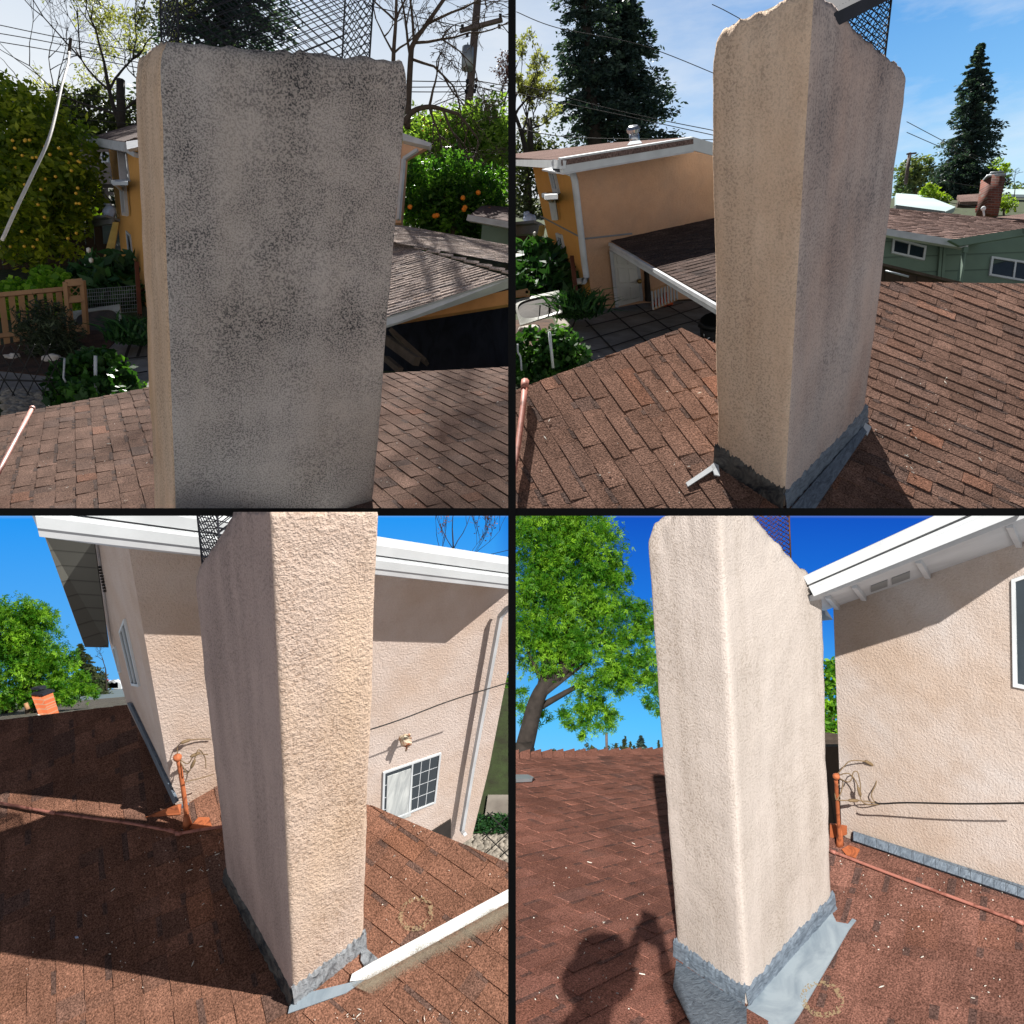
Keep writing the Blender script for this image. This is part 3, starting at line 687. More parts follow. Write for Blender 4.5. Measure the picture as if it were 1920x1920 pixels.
# ================================================================== VIEW 1 (upper left)
def view1():
    k = 1; w = ST[1].w
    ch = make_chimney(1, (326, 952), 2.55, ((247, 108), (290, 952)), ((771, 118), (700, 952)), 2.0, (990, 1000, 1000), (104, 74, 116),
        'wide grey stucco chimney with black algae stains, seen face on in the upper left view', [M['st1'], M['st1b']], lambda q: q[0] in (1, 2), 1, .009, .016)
    u = ray(135, 414).normalized(); vv = None
    # second direction in the roof, square to the courses, lines rising gently to the right
    x, z = (300-C0)/F, (C0-800)/F; m_ = .19
    # solve v=(1,b,c): u.v=0 and image slope m_
    best = min((abs(((c-z*b)/(1-x*b))-m_), b, c) for c in [i*.002 for i in range(-400, 900)] for b in [-(u.x+u.z*c)/u.y])
    v = V((1, best[1], best[2])).normalized(); n = u.cross(v).normalized(); n = n if n.z > 0 else -n
    roof = Pl(P(500, 952, 3.0), n); print('roof1 n', n)
    rt = thing(1, 'house_roof', roof.hit(300, 900), 'brown shingled roof slope that the stained grey chimney stands on', 'roof')
    bm = BM(); Mx = shingles(bm, roof, [[(-20, 1010), (-20, 785), (278, 727), (480, 712), (480, 1010)]], (245, 850, 260, 910), .085, .08, .2, .0035, 11, .10, .22)
    shingles(bm, roof, [[(480, 1010), (480, 712), (722, 700), (980, 643), (980, 1010)]], (770, 850, 792, 865), .075, .08, .2, .0035, 12, .10, .22, .2)
    obj(1, 'shingles', bm, M['sh1'], rt, Mx)
    litter(1, roof, [(10, 760, 280, 950), (710, 720, 950, 950)], 'pale petals and twigs scattered over the brown roof beside the grey chimney', 70, 5, .005)
    pipe_run(1, roof, ((60, 766), (34, 815), (8, 864), (-20, 916)), .012, 'pink_pipe', 'pink pipe stub at the brown roof edge, lower left of the grey chimney', 'vent_pipe', .04, (0,))
    # cage
    a = ch['top'][1]; eR, eL, W_, D_ = ch['eR'], ch['eL'], ch['r'], ch['l']
    spark_cage(1, 'dark expanded metal spark arrestor cage above the grey stained chimney top, sky seen through it', a+eR*(W_*.09)+eL*(D_*.18)-w*.03, eR, eL, w, W_*.76, D_*.62, .30, 'dark_metal', pitch=.028, r=.0017, lid=False)
    # ---- ground
    g = Pl(P(100, 700, 8.0), V((0, -.447, .894)).normalized()); gw = g.n
    def G(x, y, o=0): return g.hit(x, y, o)
    bm = BM(); slab(bm, [G(-400, 955), G(958, 955), G(2200, 300), G(-900, 300)], gw, .1); tag(obj(1, 'ground', bm, M['dark_ground'], None, frame(G(100, 700), V((1, 0, 0)), gw)), kind='structure')
    def patch(name, pts, mat, off, kind='structure'):
        bm = BM(); slab(bm, [G(x, y, off) for x, y in pts], gw, .02); return tag(obj(1, name, bm, M[mat], None, frame(G(*pts[0]), V((1, 0, 0)), gw)), kind=kind)
    patch('lawn', [(-40, 600), (160, 575), (135, 520), (-40, 545)], 'lawn_base', .03)
    patch('soil_bed', [(-40, 690), (-40, 655), (150, 618), (235, 622), (200, 655), (100, 705)], 'soil', .035)
    patch('path', [(-40, 745), (-40, 690), (100, 702), (190, 655), (230, 622), (300, 640), (300, 745)], 'concrete', .025)
    bm = BM()
    for a_, b_ in (((245, 642), (228, 690)), ((240, 672), (276, 668)), ((243, 702), (276, 696)), ((268, 640), (258, 668))): beam(bm, G(*a_, .05), G(*b_, .05), .03, .006, gw)
    tag(obj(1, 'path_joints', bm, M['joint']), kind='structure')
    rnd = random.Random(3)
    def ar(x0, y0, x1, y1): return lambda r: G(r.uniform(x0, x1), r.uniform(y0, y1), .02)
    blades(1, 'sunlit green grass behind the picket fence', None, 1, 2600, .16, 'grass_leaf', 3, 'lawn_grass', .02, V((0, -.2, 1)), 'grass', .8, 'stuff', ar(-10, 535, 150, 600))
    # pebbles
    bm = BM()
    for i in range(420):
        p = G(rnd.uniform(10, 118), rnd.uniform(733, 790), .02); blob(bm, p, rnd.uniform(.03, .07), 1, .3, (1, 1, .6), 0, i)
    tag(obj(1, 'pebbles', bm, M['pebble']), 'rounded pale pebbles beyond the roof edge, under the black trellis', 'pebbles', kind='stuff')
    for i, (x, y, r) in enumerate(((26, 671, .08), (101, 674, .10), (157, 659, .06))):
        bm = BM(); blob(bm, G(x, y, r*.3), r, 3, .5, (1.1, 1, .6), 0, i); tag(obj(1, 'rock', bm, M['rock']), ('small pale rock at the left end of the soil bed', 'large pale angular rock in the middle of the soil bed', 'pale round rock at the right end of the soil bed')[i], 'rock', 'rocks edging the soil bed')
    # house on the ground with orange stucco
    d = 12.5; c0 = P(258, 590, d)
    hs = thing(1, 'apartment_house', c0, 'orange stucco two storey house half hidden behind the grey chimney', 'house')
    wl = plane3((230, 300, 13.5), (262, 300, 12.0), (250, 520, 12.2)); wl.n = wl.n
    bm = BM(); slab(bm, [wl.hit(*q) for q in ((203, 272), (330, 262), (330, 600), (242, 580), (228, 480))], wl.n, .25); obj(1, 'wall', bm, M['wall_orange'], hs, frame(wl.hit(203, 272), w, wl.n))
    windowpart(1, wl, ((231, 284), (236, 286), (242, 340), (236, 338)), hs, .05, .05, .02)
    windowpart(1, wl, ((235, 432), (243, 440), (249, 492), (240, 482)), hs, .05, .05, .02)
    sh = BM(); slab(sh, [wl.hit(206, 337, .02), wl.hit(236, 336, .02), wl.hit(240, 340, .5), wl.hit(212, 341, .5)], V((0, 0, 1)), .05)
    beam(sh, wl.hit(212, 341, .4), wl.hit(231, 358, .02), .05, .05); beam(sh, wl.hit(228, 340, .06), wl.hit(234, 402, .06), .09, .06); beam(sh, wl.hit(233, 340, .06), wl.hit(238, 402, .06), .05, .06)
    obj(1, 'window_shelf_bracket', sh, M['white'], hs)
    bm = BM(); beam(bm, wl.hit(226, 272, .08), wl.hit(232, 340, .08), .12, .06); beam(bm, wl.hit(232, 278, .1), wl.hit(256, 291, .1), .07, .07); obj(1, 'downspout', bm, M['white_old'], hs)
    rp = plane3((170, 262, 14), (238, 270, 12), (262, 235, 16))
    bm = BM(); slab(bm, [rp.hit(*q) for q in ((170, 257), (233, 265), (252, 258), (330, 250), (330, 220), (240, 236))], rp.n, .06); obj(1, 'roof', bm, M['sh_far'], hs, frame(rp.hit(170, 257), V((1, 0, 0)), rp.n))
    bm = BM(); beam(bm, rp.hit(168, 259)-V((0, 0, .06)), rp.hit(240, 268)-V((0, 0, .08)), .12, .14); slab(bm, [rp.hit(*q)-V((0, .03, 0)) for q in ((238, 267), (330, 252), (330, 262), (240, 282))], V((0, -1, 0)), .08); obj(1, 'gutter', bm, M['white_old'], hs)
    bm = BM(); slab(bm, [P(755, 249, 12.2), P(808, 268, 12), P(806, 275, 12), P(755, 263, 12.2)], V((0, -1, 0)), .12); obj(1, 'bargeboard', bm, M['white_old'], hs)
    bm = BM(); slab(bm, [P(755, 264, 12.5), P(800, 276, 12.4), P(757, 300, 12.5), P(752, 300, 12.5)], V((0, -1, 0)), .1); obj(1, 'soffit', bm, M['wall_tan'], hs)
    bm = BM(); slab(bm, [P(700, 270, 12.7), P(763, 270, 12.7), P(752, 418, 12.4), P(700, 418, 12.4)], V((0, -1, 0)), .2); obj(1, 'wall', bm, M['wall_tan'], hs)
    bm = BM(); beam(bm, P(783, 281, 12), P(757, 298, 12.1), .05, .05); beam(bm, P(757, 298, 12.1), P(747, 412, 12), .06, .05); obj(1, 'downspout', bm, M['white_old'], hs)
    # grey shed house and fences behind
    h2 = thing(1, 'grey_house', P(185, 330, 24), 'small grey boarded house with a low window in the shade behind the lemon tree', 'house')
    bm = BM(); slab(bm, [P(*q, 24) for q in ((150, 275), (204, 268), (210, 345), (150, 345))], V((0, -1, 0)), .3); obj(1, 'wall', bm, M['gray_boards'], h2)
    bm = BM(); slab(bm, [P(152, 262, 23.6), P(206, 254, 23.6), P(208, 270, 23.8), P(152, 277, 23.8)], V((0, -1, 0)), .3); obj(1, 'roof', bm, M['sh_far'], h2)
    pl = plane3((150, 300, 23.95), (200, 300, 23.95), (150, 340, 23.95)); windowpart(1, pl, ((188, 286), (202, 285), (203, 304), (189, 305)), h2, .05, .05, .03, bars=(('v', .5), ('h', .5)))
    def board_fence(pts, h, label, mat='brown_boards', d2=None):
        th = thing(1, 'board_fence', G(*pts[0]), label, 'fence'); bm = BM(); rnd = random.Random(int(h*10))
        a, b = G(*pts[0]), G(*pts[1]); n_ = int((b-a).length/.16); e = (b-a).normalized(); nn = e.cross(w).normalized()
        for i in range(n_):
            p = a+e*(i*.16); hh = h*rnd.uniform(.97, 1.02); slab(bm, [p, p+e*.148, p+e*.148+w*hh, p+w*hh], nn, .025)
        obj(1, 'boards', bm, M[mat], th); 
        for f_ in (.97, .3):
            bm = BM(); beam(bm, a+w*h*f_-nn*.05, b+w*h*f_-nn*.05, .05, .1); obj(1, 'rail', bm, M[mat], th)
    board_fence(((-30, 508), (205, 492)), 1.0, 'dark brown board fence in shade behind the citrus tree')
    board_fence(((150, 392), (215, 390)), 1.6, 'weathered board fence in front of the small grey house', 'gray_boards')
    bm = BM(); beam(bm, P(135, 417, 14.2), P(212, 409, 13.4), .25, .04); beam(bm, P(140, 423, 14.2), P(212, 415, 13.4), .05, .10); tag(obj(1, 'work_bench', bm, M['gray']), 'grey plank bench top against the orange house, below the blue bag', 'bench')
    bm = BM(); bp = P(205, 398, 13.5); blob(bm, bp, .12, 3, .35, (.85, .7, 1.2), 0, 4); blob(bm, bp+V((-.02, -.02, .14)), .06, 2, .4, (1.2, 1, .7), 0, 2); tag(obj(1, 'garden_bag', bm, M['bluebag']), 'blue and white bag on the bench beside the orange house wall', 'bag')
    th = thing(1, 'step_ladder', G(205, 492), 'yellow wooden ladder leaning on the orange house wall', 'ladder')
    for dx in (0, 9):
        bm = BM(); beam(bm, P(216+dx*.4, 418, 12.3), P(198+dx, 486+dx*.2, 11.9), .06, .03); obj(1, 'rail', bm, M['yellow_ladder'], th)
    for i in range(6):
        f = .1+i*.15; bm = BM(); beam(bm, P(216, 418, 12.3).lerp(P(198, 486, 11.9), f), P(219.6, 418, 12.3).lerp(P(207, 488, 11.9), f), .03, .02); obj(1, 'rung', bm, M['yellow_ladder'], th)
    # picket fence and gate
    th = thing(1, 'picket_fence', G(60, 655), 'tan timber picket fence at the edge of the lawn, behind the rosemary', 'fence')
    a, b = G(-10, 650), G(138, 632); e = (b-a).normalized(); nn = e.cross(w).normalized()
    for i in range(9):
        p = a+e*((b-a).length*i/8.5); bm = BM(); slab(bm, [p, p+e*.065, p+e*.065+w*.60, p+w*.60], nn, .03); obj(1, 'picket', bm, M['picket'], th)
    for h in (.60, .12):
        bm = BM(); beam(bm, a+w*h, b+w*h, .05, .05); obj(1, 'rail', bm, M['picket'], th)
    th = thing(1, 'garden_gate', G(146, 640), 'low timber gate with a lattice top beside the leaning framed screen', 'gate')
    a = G(133, 636); e2 = (G(163, 632)-a); 
    for q in (0, 1):
        bm = BM(); beam(bm, a+e2*q, a+e2*q+w*.70, .06, .05, V((1, 0, 0))); obj(1, 'gate_post', bm, M['picket'], th)
    for h in (.68, .48, .12):
        bm = BM(); beam(bm, a+w*h, a+e2+w*h, .05, .08); obj(1, 'gate_rail', bm, M['picket'], th)
    bm = BM(); lattice(bm, a+w*.49, e2.normalized(), w, e2.length, .18, .05, 1.0, .006); obj(1, 'lattice', bm, M['picket'], th)
    # leaning framed screen
    def screen(k, quad, d, label):
        th = thing(k, 'framed_screen', P(*quad[3], d), label, 'screen'); c = [P(x, y, d+(.25 if i < 2 else 0)) for i, (x, y) in enumerate(quad)]; n_ = (c[1]-c[0]).cross(c[2]-c[0]).normalized(); n_ = n_ if n_.y < 0 else -n_; ctr = sum(c, V())/4
        bm = BM(); inner = []; outer = []
        for i in range(48):
            f = i/12; s = int(f) % 4; t = f-int(f); outer.append(c[s].lerp(c[(s+1) % 4], t)); q = outer[-1]-ctr
            e1 = (c[1]-c[0])/2; e2_ = (c[3]-c[0])/2; an = math.atan2(q.dot(e2_)/e2_.length_squared, q.dot(e1)/e1.length_squared)
            pw = 3.2; rr = (abs(math.cos(an))**pw+abs(math.sin(an))**pw)**(-1/pw); inner.append(ctr+e1*.86*rr*math.cos(an)+e2_*.74*rr*math.sin(an))
        for i in range(48): slab(bm, [outer[i], outer[(i+1) % 48], inner[(i+1) % 48], inner[i]], n_, .02)
        obj(k, 'pale_border', bm, M['gray_screen'], th)
        bm = BM(); slab(bm, [p-n_*.008 for p in inner], n_, .006); obj(k, 'dark_centre', bm, M['dark_screen'], th)
    M['gray_screen'] = smeared('frosted_border', srgb(172, 172, 160), srgb(140, 140, 128), 3, .4, .6, .5)
    M['dark_screen'] = smeared('dusty_dark_screen', srgb(84, 72, 60), srgb(56, 50, 42), 2, .4, .6, .4)
    screen(1, ((133, 584), (224, 570), (230, 622), (142, 643)), 9.6, 'pale bordered screen with a dark oval middle leaning by the garden gate')
    ST[1].screen = screen
    # wire fence
    th = thing(1, 'wire_fence', G(200, 600), 'thin green welded wire fence in front of the lily leaves', 'fence')
    bm = BM(); a, b = P(163, 590, 11), P(262, 584, 10.6)
    for i in range(24): tube(bm, [a.lerp(b, i/23), a.lerp(b, i/23)+w*.36], .004, 3)
    for i in range(8): tube(bm, [a+w*.36*i/7, b+w*.36*i/7], .004, 3)
    obj(1, 'wire_mesh', bm, M['metal_gray'], th)
    bm = BM(); beam(bm, P(256, 492, 10.5), P(262, 590, 10.3), .05, .05); tag(obj(1, 'metal_post', bm, M['brown_post']), 'rusty brown post against the orange house wall', 'post')
    # black lattice trellis
    th = thing(1, 'trellis', G(60, 745), 'black diagonal wire trellis with a cross rail beyond the roof edge', 'trellis')
    bm = BM(); a = P(-10, 742, 6.8)
    e = (P(118, 742, 6.6)-a); lattice(bm, a, e.normalized(), w, e.length, .46, .105, 1.45, .0055); obj(1, 'lattice', bm, M['cable'], th)
    bm = BM(); tube(bm, [P(0, 712, 6.75), P(110, 716, 6.6)], .009, 5); obj(1, 'rail', bm, M['cable'], th)
    bm = BM(); tube(bm, [P(179, 755, 6.6), P(179, 667, 6.5)], .014, 8); tag(obj(1, 'plastic_stake', bm, M['white']), 'white plastic pipe standing upright in the geranium bush', 'stake')
    bm = BM(); tube(bm, [P(x, y, 6.6) for x, y in ((121, 672), (120, 690), (119, 708), (124, 717))], .009, 6); tag(obj(1, 'bent_rod', bm, M['white_old']), 'bent white rod hanging at the left of the geranium bush', 'rod')
    # plants
    bush(1, 'dark green geranium bush growing up behind the roof edge', [(P(150, 728, 6.9), .30), (P(195, 712, 7.0), .30), (P(232, 735, 7.0), .22), (P(120, 748, 6.8), .16), (P(185, 760, 6.6), .3)], 5200, .034, 'geranium_leaf', 5, asp=.9, clump=.5)
    bush(1, 'spiky grey green rosemary bush in front of the picket fence', [(P(92, 618, 8.6), .36), (P(70, 632, 8.5), .26), (P(112, 640, 8.5), .25), (P(92, 590, 8.7), .2)], 4500, .05, 'rosemary_leaf', 6, asp=.12)
    bush(1, 'bright sunlit ivy clump under the lemon tree', [(P(95, 530, 11.5), .28), (P(115, 540, 11.4), .22), (P(80, 545, 11.3), .2)], 1500, .05, 'ivy_leaf', 7, asp=.8)
    bush(1, 'sunlit low ivy patch at the left edge of the lawn', [(P(30, 556, 11.5), .3), (P(60, 560, 11.4), .25)], 1300, .045, 'ivy_leaf', 8, asp=.8)
    bush(1, 'tall calla lily bed with white flowers beside the orange house', [(P(185, 535, 11.8), .45), (P(225, 520, 11.8), .4), (P(205, 560, 11.4), .45), (P(160, 560, 11.6), .3), (P(245, 560, 11.3), .3)], 1800, .15, 'calla_leaf', 9, 'calla_lilies', 'plants', .35, .2, flowers=6)
    blades(1, 'dark strappy lily turf clump beside the path, right of the leaning screen', P(252, 640, 8.6), .3, 420, .38, 'calla_leaf', 4, 'lily_turf', .014, V((0, 0, 1)), 'plant', .7)
    rnd = random.Random(8); fr = [(P(rnd.uniform(15, 150), rnd.uniform(260, 470), 12.4+rnd.uniform(-.5, .3)), .026, 'lemon') for _ in range(40)]
    tree(1, 'yellow green lemon tree full of small yellow fruit at the left edge', [(P(x, y, d_), r) for x, y, d_, r in ((30, 250, 13.5, .95), (90, 290, 13.5, 1.0), (20, 330, 13.2, 1.0), (110, 350, 13.2, .75), (60, 380, 13, .9), (20, 420, 13, .8), (100, 420, 13, .65), (60, 460, 12.8, .5), (55, 205, 13.6, .5), (130, 330, 13.4, .5), (80, 250, 13.6, .5), (5, 190, 13.6, .4), (140, 395, 13.2, .3))],
         [P(96, 560, 12.8), P(92, 480, 13), P(70, 420, 13.2), P(60, 340, 13.4)], .10, 15000, .066, 'citrus_leaf', 3, .5, 'citrus_tree', clump=.45, fruits=fr)
    bare_tree(1, 'tall spreading tree with thin pale new leaves behind the orange house', [P(232, 250, 30), P(218, 215, 30), P(205, 170, 30), P(196, 120, 30)], .11, 6, 2.2, 12, 'pale_leaf', 11000, .075, starts=[(3, V((-.1, 0, 1)), 1), (2, V((-.7, 0, .8)), 1.3), (1, V((-1, 0, .5)), 1.5), (2, V((.5, 0, 1)), 1), (1, V((.5, .1, .5)), 1)], name='budding_tree')
    bare_tree(1, 'thin twiggy bare tree just left of the budding tree', [P(110, 260, 34), P(104, 220, 34), P(98, 190, 34)], .07, 5, 2.0, 14, starts=[(2, V((-.1, 0, 1)), 1), (1, V((-.7, 0, .8)), 1.3), (2, V((.5, 0, 1)), 1)])
    tree(1, 'dark leafy tree behind the orange house roof, lower left', [(P(x, y, 32), r) for x, y, r in ((130, 215, 1.2), (175, 225, 1.3), (215, 228, 1.2), (150, 245, 1.4), (110, 240, 1.2), (245, 235, 1.2))], [P(170, 330, 32), P(170, 270, 32), P(170, 225, 32)], .3, 5200, .13, 'dark_leaf', 4, name='dark_tree')
    tree(1, 'broad shaded hedge tree behind the small grey house', [(P(x, y, 27), r) for x, y, r in ((110, 300, 1.4), (150, 300, 1.3), (170, 350, 1.0), (120, 360, 1.2), (60, 330, 1.5))], [P(120, 420, 27), P(120, 350, 27), P(120, 300, 27)], .3, 5000, .13, 'dark_leaf', 5, name='dark_tree')
    conifer(1, 'dark redwood top seen behind the spark arrestor cage', P(420, 300, 34), P(420, -330, 34), 3.9, 40000, .12, 3, power=.50, skirt=.12, whorls=54, irregular=.5)
    # right side: utility pole, bare trees, orange tree
    th = thing(1, 'utility_pole', P(868, 325, 26), 'tall wooden utility pole with crossarm and transformer right of the grey chimney', 'utility pole')
    bm = BM(); tube(bm, [P(869, 326, 26), P(880, 180, 26), P(898, -30, 26)], [.17, .15, .13], 10); obj(1, 'pole', bm, M['pole'], th)
    bm = BM(); beam(bm, P(862, 58, 25.7), P(942, 37, 25.7), .12, .12); obj(1, 'crossarm', bm, M['pole'], th)
    bm = BM(); beam(bm, P(866, 220, 25.8), P(901, 220, 25.8), .06, .06); obj(1, 'crossarm', bm, M['pole'], th)
    bm = BM(); tube(bm, [P(876, 129, 25.6), P(877, 90, 25.6)], .20, 14); tube(bm, [P(877, 90, 25.6), P(877, 80, 25.6)], [.03, .02], 6); obj(1, 'transformer', bm, M['metal_gray'], th)
    for x, y in ((867, 50), (938, 30), (936, 50), (876, 66), (893, 151), (892, 162), (890, 171), (876, 153), (876, 162), (874, 172)):
        bm = BM(); tube(bm, [P(x, y+3, 25.6), P(x, y-3, 25.6)], [.045, .06], 8); obj(1, 'insulator', bm, M['dark_metal'], th)
    bm = BM(); tube(bm, curve([P(888, 82, 25.5), P(862, 110, 25.5), P(861, 150, 25.5), P(874, 172, 25.5)], 5), .012, 4); tube(bm, [P(903, 48, 25.7), P(897, 65, 25.8)], .02, 4); obj(1, 'jumper_wire', bm, M['cable'], th)
    wires = [(((893, 151), (960, 162)), 'upper service wire running right from the utility pole'), (((892, 162), (960, 176)), 'middle service wire running right from the utility pole'), (((900, 163), (960, 186)), 'lowest thick service wire running right from the utility pole'),
             (((876, 153), (700, 150)), 'upper wire running left from the utility pole past the bare tree'), (((876, 162), (700, 163)), 'second wire running left from the utility pole past the bare tree'), (((874, 172), (700, 171)), 'third wire running left from the utility pole past the bare tree'),
             (((874, 174), (700, 240)), 'slanting wire falling left from the utility pole'), (((938, 30), (960, 32)), 'short wire off the right end of the crossarm'), (((867, 50), (690, 10)), 'thin wire rising left off the crossarm end'),
             (((960, 243), (700, 232)), 'low dark wire crossing the orange tree top'), (((960, 265), (700, 248)), 'lowest dark wire crossing the orange tree top'), (((940, 45), (960, 70)), 'thin wire dropping right from the crossarm')]
    for q, lb in wires: wire(1, [(x, y, 25.5) for x, y in q], .016, lb, group='wires at the utility pole')
    th = thing(1, 'distant_utility_pole', P(893, 250, 60), 'small distant utility pole above the orange tree', 'utility pole')
    bm = BM(); tube(bm, [P(892, 250, 60), P(897, 184, 60)], .14, 6); obj(1, 'pole', bm, M['pole'], th); bm = BM(); beam(bm, P(891, 187, 59.8), P(905, 186, 59.8), .1, .1); obj(1, 'crossarm', bm, M['pole'], th)
    th = thing(1, 'distant_utility_pole', P(802, 250, 70), 'faint distant utility pole beside the big curved bare branch', 'utility pole')
    bm = BM(); tube(bm, [P(802, 255, 70), P(804, 218, 70)], .12, 6); obj(1, 'pole', bm, M['pole'], th)
    bare_tree(1, 'leafless tree with fine twigs close to the right edge of the grey chimney', [P(736, 180, 17), P(738, 100, 17), P(742, 40, 17), P(744, -30, 17)], .055, 6, 1.0, 21, starts=[(1, V((-.6, 0, 1)), 1), (2, V((-.8, 0, .9)), .9), (2, V((.7, 0, 1)), 1), (1, V((.8, 0, .7)), .8), (3, V((0, 0, 1)), 1)], minr=.004, mat='bark')
    bare_tree(1, 'leafless tree with a double trunk between the chimney and the utility pole', [P(764, 240, 17.5), P(770, 110, 17.5), P(776, 80, 17.5), P(800, 45, 17.5), P(845, -20, 17.5)], .075, 6, 1.1, 22, starts=[(1, V((-.3, 0, 1)), 1.4), (2, V((-.1, 0, 1)), 1.3), (3, V((.8, 0, .4)), 1.2), (2, V((1, 0, -.1)), 1.2), (4, V((.4, 0, 1)), 1), (1, V((1, 0, -.3)), 1.1)], minr=.0055, up=.02, mat='bark')
    bare_tree(1, 'thick drooping bare branch arching right above the orange tree', [P(756, 232, 17), P(775, 208, 17), P(805, 200, 17), P(830, 205, 17), P(860, 214, 17)], .07, 5, .7, 25, starts=[(3, V((.5, 0, -.7)), 1), (2, V((.3, 0, -.8)), 1), (4, V((.7, 0, -.7)), 1), (2, V((.3, 0, .9)), 1)], up=-.15, spread=.6, minr=.006, mat='bark')
    rnd = random.Random(5); fr = [(P(x, y, 15.2), .05, 'citrus_fruit') for x, y in ((868, 371), (897, 361), (872, 389), (870, 393), (815, 405), (820, 404), (754, 397), (917, 393), (769, 388))]
    tree(1, 'round dark green orange tree with ripe oranges right of the chimney', [(P(x, y, d_), r) for x, y, d_, r in ((800, 360, 16, .75), (850, 350, 16, .75), (890, 370, 16, .7), (780, 400, 16, .6), (840, 400, 16, .7), (900, 400, 16, .55), (770, 345, 16, .5), (915, 345, 16.3, .45), (870, 420, 16.2, .6), (810, 425, 16.2, .6), (920, 440, 16.5, .5))], [P(850, 470, 16), P(850, 420, 16), P(850, 370, 16)], .1, 17000, .052, 'orange_leaf', 6, .55, 'orange_tree', clump=.45, fruits=fr)
    tree(1, 'pale green loose leafed tree behind the orange tree', [(P(x, y, 22), r) for x, y, r in ((780, 290, 1.1), (830, 280, 1.2), (880, 270, 1.2), (930, 265, 1.3), (850, 310, 1.2), (920, 310, 1.2), (900, 235, .8), (945, 300, 1.2), (770, 320, 1))], [P(860, 400, 22), P(860, 330, 22), P(860, 280, 22)], .2, 15000, .085, 'hedge_leaf', 7, .45, 'leafy_tree', clump=.5)
    tree(1, 'hazy far tree line with a reddish tree right of the chimney', [(P(x, y, 60), r) for x, y, r in ((775, 250, 2.2), (820, 252, 2), (850, 250, 2), (760, 240, 2))], [P(800, 300, 60), P(800, 270, 60), P(800, 255, 60)], .4, 3500, .2, 'far_leaf', 8, name='far_trees')
    tree(1, 'small red leafed tree above the far tree line', [(P(x, y, 55), r) for x, y, r in ((815, 250, 1), (835, 247, 1.1), (850, 252, .9))], [P(830, 300, 55), P(830, 270, 55), P(830, 255, 55)], .2, 1200, .16, 'red_leaf', 9, name='red_tree')
    bare_tree(1, 'hazy leafless tree at the right edge behind the utility pole', [P(945, 270, 40), P(945, 240, 40), P(944, 225, 40)], .16, 4, 1.5, 31, 'bud', 900, .07)
    # right house eave
    th = thing(1, 'neighbour_house', P(930, 460, 13), 'grey house corner with a pale gutter beyond the tan patio roof', 'house')
    rp = plane3((880, 405, 13), (960, 420, 12.4), (960, 395, 15)); bm = BM(); slab(bm, [rp.hit(*q) for q in ((883, 402), (980, 420), (980, 390), (905, 384))], rp.n, .05); obj(1, 'roof', bm, M['sh_far'], th, frame(rp.hit(883, 402), V((1, 0, 0)), rp.n))
    bm = BM(); beam(bm, rp.hit(879, 406)-V((0, 0, .03)), rp.hit(980, 424)-V((0, 0, .03)), .1, .1); obj(1, 'gutter', bm, M['white_old'], th)
    bm = BM(); slab(bm, [P(*q, 13.2) for q in ((905, 412), (980, 424), (980, 480), (900, 470))], V((0, -1, 0)), .1); obj(1, 'wall', bm, M['green_siding'], th)
    # patio roof
    th = thing(1, 'patio_cover', P(850, 640, 7), 'tan shingled patio cover roof right of the chimney with pale fascia', 'patio cover')
    pr = plane3((742, 430, 9.6), (940, 510, 7.0), (733, 590, 6.6)); pf = plane3((742, 425, 10.4), (952, 455, 9.6), (945, 513, 7.0))
    bm = BM(); Mx = shingles(bm, pr, [[(690, 446), (745, 456), (980, 528), (980, 512), (690, 606)]], (4200, 1560), .085, .12, .3, .006, 21, .2, .4); obj(1, 'shingles', bm, M['sh_tan'], th, Mx)
    bm = BM(); Mx = shingles(bm, pf, [[(690, 418), (760, 424), (980, 464), (980, 528), (745, 456), (690, 446)]], (4200, 1300), .085, .12, .3, .004, 22, .1, .3); obj(1, 'far_slope_shingles', bm, M['sh_tan'], th, Mx)
    bm = BM(); 
    for i in range(9):
        bm = BM(); a = P(752+i*23.5, 460+i*6.6, 8.6-i*.19); slab(bm, [a+V((0, 0, .02)), a+V((.15, -.05, -.02)), a+V((.16, .0, .02)), a+V((.02, .03, .045))], V((0, -.3, .95)).normalized(), .012); obj(1, 'ridge_cap', bm, M['sh_tan'], th)
    bm = BM(); slab(bm, [pr.hit(690, 606, .01), pr.hit(980, 511, .01), P(980, 528, 7.0), P(690, 622, 6.5)], V((0, -1, .2)).normalized(), .04); obj(1, 'fascia', bm, M['white_old'], th)
    bm = BM(); slab(bm, [P(*q) for q in ((740, 590, 7.0), (980, 538, 7.3), (980, 566, 7.3), (740, 604, 7.0))], V((0, -1, 0)), .1); obj(1, 'header_beam', bm, M['wood'], th)
    bm = BM(); slab(bm, [P(*q) for q in ((690, 560, 8.4), (980, 540, 8.4), (980, 700, 8.0), (690, 740, 8.0))], V((0, -1, 0)), .05); obj(1, 'tarp_wall', bm, M['tarp'], th, frame(P(690, 600, 8.2), V((1, 0, 0)), V((0, -1, 0))))
    bm = BM(); beam(bm, P(724, 636, 7.0), P(782, 678, 6.6), .06, .08); beam(bm, P(724, 672, 7.0), P(750, 694, 6.8), .06, .05); beam(bm, P(765, 664, 6.8), P(765, 700, 6.8), .04, .05); beam(bm, P(735, 622, 7.3), P(800, 680, 7.3), .25, .04); obj(1, 'cart', bm, M['bark'], None) and None
    tag(bpy.data.objects['cart'], 'dark wooden cart frame stored under the tan patio cover', 'cart')
